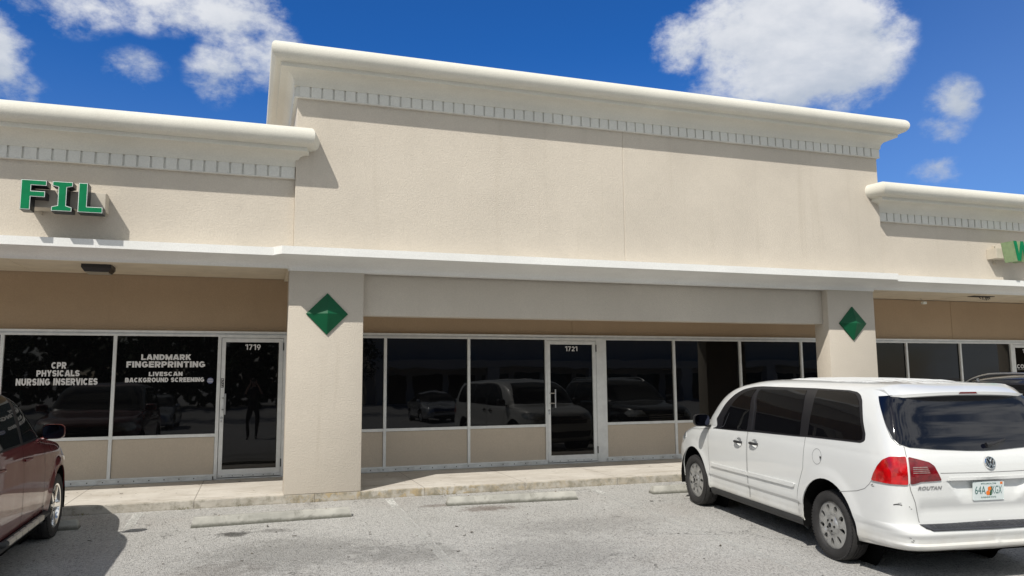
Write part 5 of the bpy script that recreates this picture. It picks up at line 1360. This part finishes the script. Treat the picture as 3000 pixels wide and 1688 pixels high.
for sx in (-1, 1):
    b0 = len(V)
    V += [(sx*.105, 0, .96), (sx*.125, .01, .72), (sx*.135, .02, .52), (sx*.14, -.01, .30), (sx*.145, -.02, .10), (sx*.150, .02, .05), (sx*.165, .15, .035), (sx*.170, .21, .03)]
    Rr += [.105, .085, .062, .060, .042, (.045, .045), (.045, .030), (.036, .022)]
    E_ += [(0, b0)]+[(b0+i, b0+i+1) for i in range(7)]
    b0 = len(V)
    V += [(sx*.20, 0, 1.56), (sx*.275, .06, 1.43), (sx*.295, .12, 1.33), (sx*.215, .22, 1.56), (sx*.115, .290, 1.76), (sx*.094, .312, 1.815)]
    Rr += [.068, .052, .043, .040, .027, (.030, .022)]
    E_ += [(3, b0)]+[(b0+i, b0+i+1) for i in range(5)]
vs, fs = skin_mesh('person_body', V, E_, Rr)
g = MB()
for f in fs:
    pass
g.add(vs, fs)
for k, f in enumerate(g.f):
    c = sum((Vector(g.v[i]) for i in f), Vector())/len(f)
    if c.z < .085 and c.y > -.2: g.m[k] = 3
    elif c.z < 1.03 and abs(c.x) < .26 and c.y < .20: g.m[k] = 1
    elif c.z > 1.655 and abs(c.x) < .13 and c.y < .2: g.m[k] = 0
    elif c.y > .17 and c.z > 1.45: g.m[k] = 0
    else: g.m[k] = 2
body_ = mk('body', g, [M['skin'], M['trousers'], M['shirt'], M['shoe']], per, smooth=True)
for sx in (-1, 1):   # palms and fingers closed round the phone's edges
    vs, fs = skin_mesh('palm', [(sx*.094, .312, 1.815), (sx*.090, .322, 1.850), (sx*.088, .328, 1.885)], [(0, 1), (1, 2)], [(.026, .020), (.034, .015), (.030, .012)], 0, 2)
    g = MB(); g.add(vs, fs)
    for k in range(4):
        z = 1.845+.021*k; r = .0082-.0006*k; ln = (.9, 1.0, .95, .8)[k]
        v2, f2 = skin_mesh('finger', [(sx*.092, .322, z), (sx*.102, .338, z+.004), (sx*.096, .354, z+.006), (sx*(.096-.016*ln), .3585, z+.005)], [(0, 1), (1, 2), (2, 3)], [r*1.1, r, r*.95, r*.8], 0, 1)
        g.add(v2, f2)
    v2, f2 = skin_mesh('thumb', [(sx*.086, .318, 1.838), (sx*.066, .312, 1.858), (sx*.050, .3255, 1.872), (sx*.038, .3300, 1.882)], [(0, 1), (1, 2), (2, 3)], [.012, .011, .0095, .008], 0, 1)
    g.add(v2, f2); mk('hand', g, M['skin'], per, smooth=True, fixn=False)
# face, ears, hair
g = MB()
for sx in (-1, 1):
    g.lathe([(0, .012), (.008, .009), (.012, 0)], 14, 0, Matrix.Translation((sx*.032, .128, 1.822)))
mk('eye', g, M['eyew'], per, smooth=True)
vs, fs = skin_mesh('nose', [(0, .135, 1.825), (0, .155, 1.795), (0, .150, 1.785)], [(0, 1), (1, 2)], [.008, .014, .012], 0, 1); g = MB(); g.add(vs, fs); mk('nose', g, M['skin'], per, smooth=True)
g = MB(); g.tube([(-.026, .128, 1.757), (0, .140, 1.756), (.026, .128, 1.757)], [.003, .007, .003], 8); mk('mouth', g, M['lip'], per, smooth=True)
for sx in (-1, 1):
    g = MB(); g.tube([(sx*.088, .035, 1.85), (sx*.099, .022, 1.825), (sx*.086, .040, 1.79)], [.010, .014, .008], 8, flat=.6); mk('ear', g, M['skin'], per, smooth=True)
g = MB(); vs = []
for i in range(17):
    a = -pi/2*.35+(pi/2*1.35)*i/16
    for k in range(28):
        t = 2*pi*k/28; z = 1.835+.118*sin(a); r = cos(a); yy = .025+r*.124*sin(t)
        vs.append((r*.098*cos(t), yy-.012, max(z, 1.885 if yy > .085 else (1.84 if yy > .05 else 0))))
g.add(vs, [(i*28+k, i*28+(k+1) % 28, (i+1)*28+(k+1) % 28, (i+1)*28+k) for i in range(16) for k in range(28)]); mk('hair', g, M['hair'], per, smooth=True)
ph = thing('phone', 'black phone held up in both hands by the mirrored photographer', 'phone', (PX, PY_+.342, gz(PY_)+1.885))
g = MB(); g.box(-.080, .080, -.0085, 0, -.038, .038, .004); mk('phone_body', g, M['pillar'], ph)
g = MB(); g.box(-.074, .074, -.0095, -.0086, -.034, .034, .0004); mk('screen', g, M['glass'], ph)
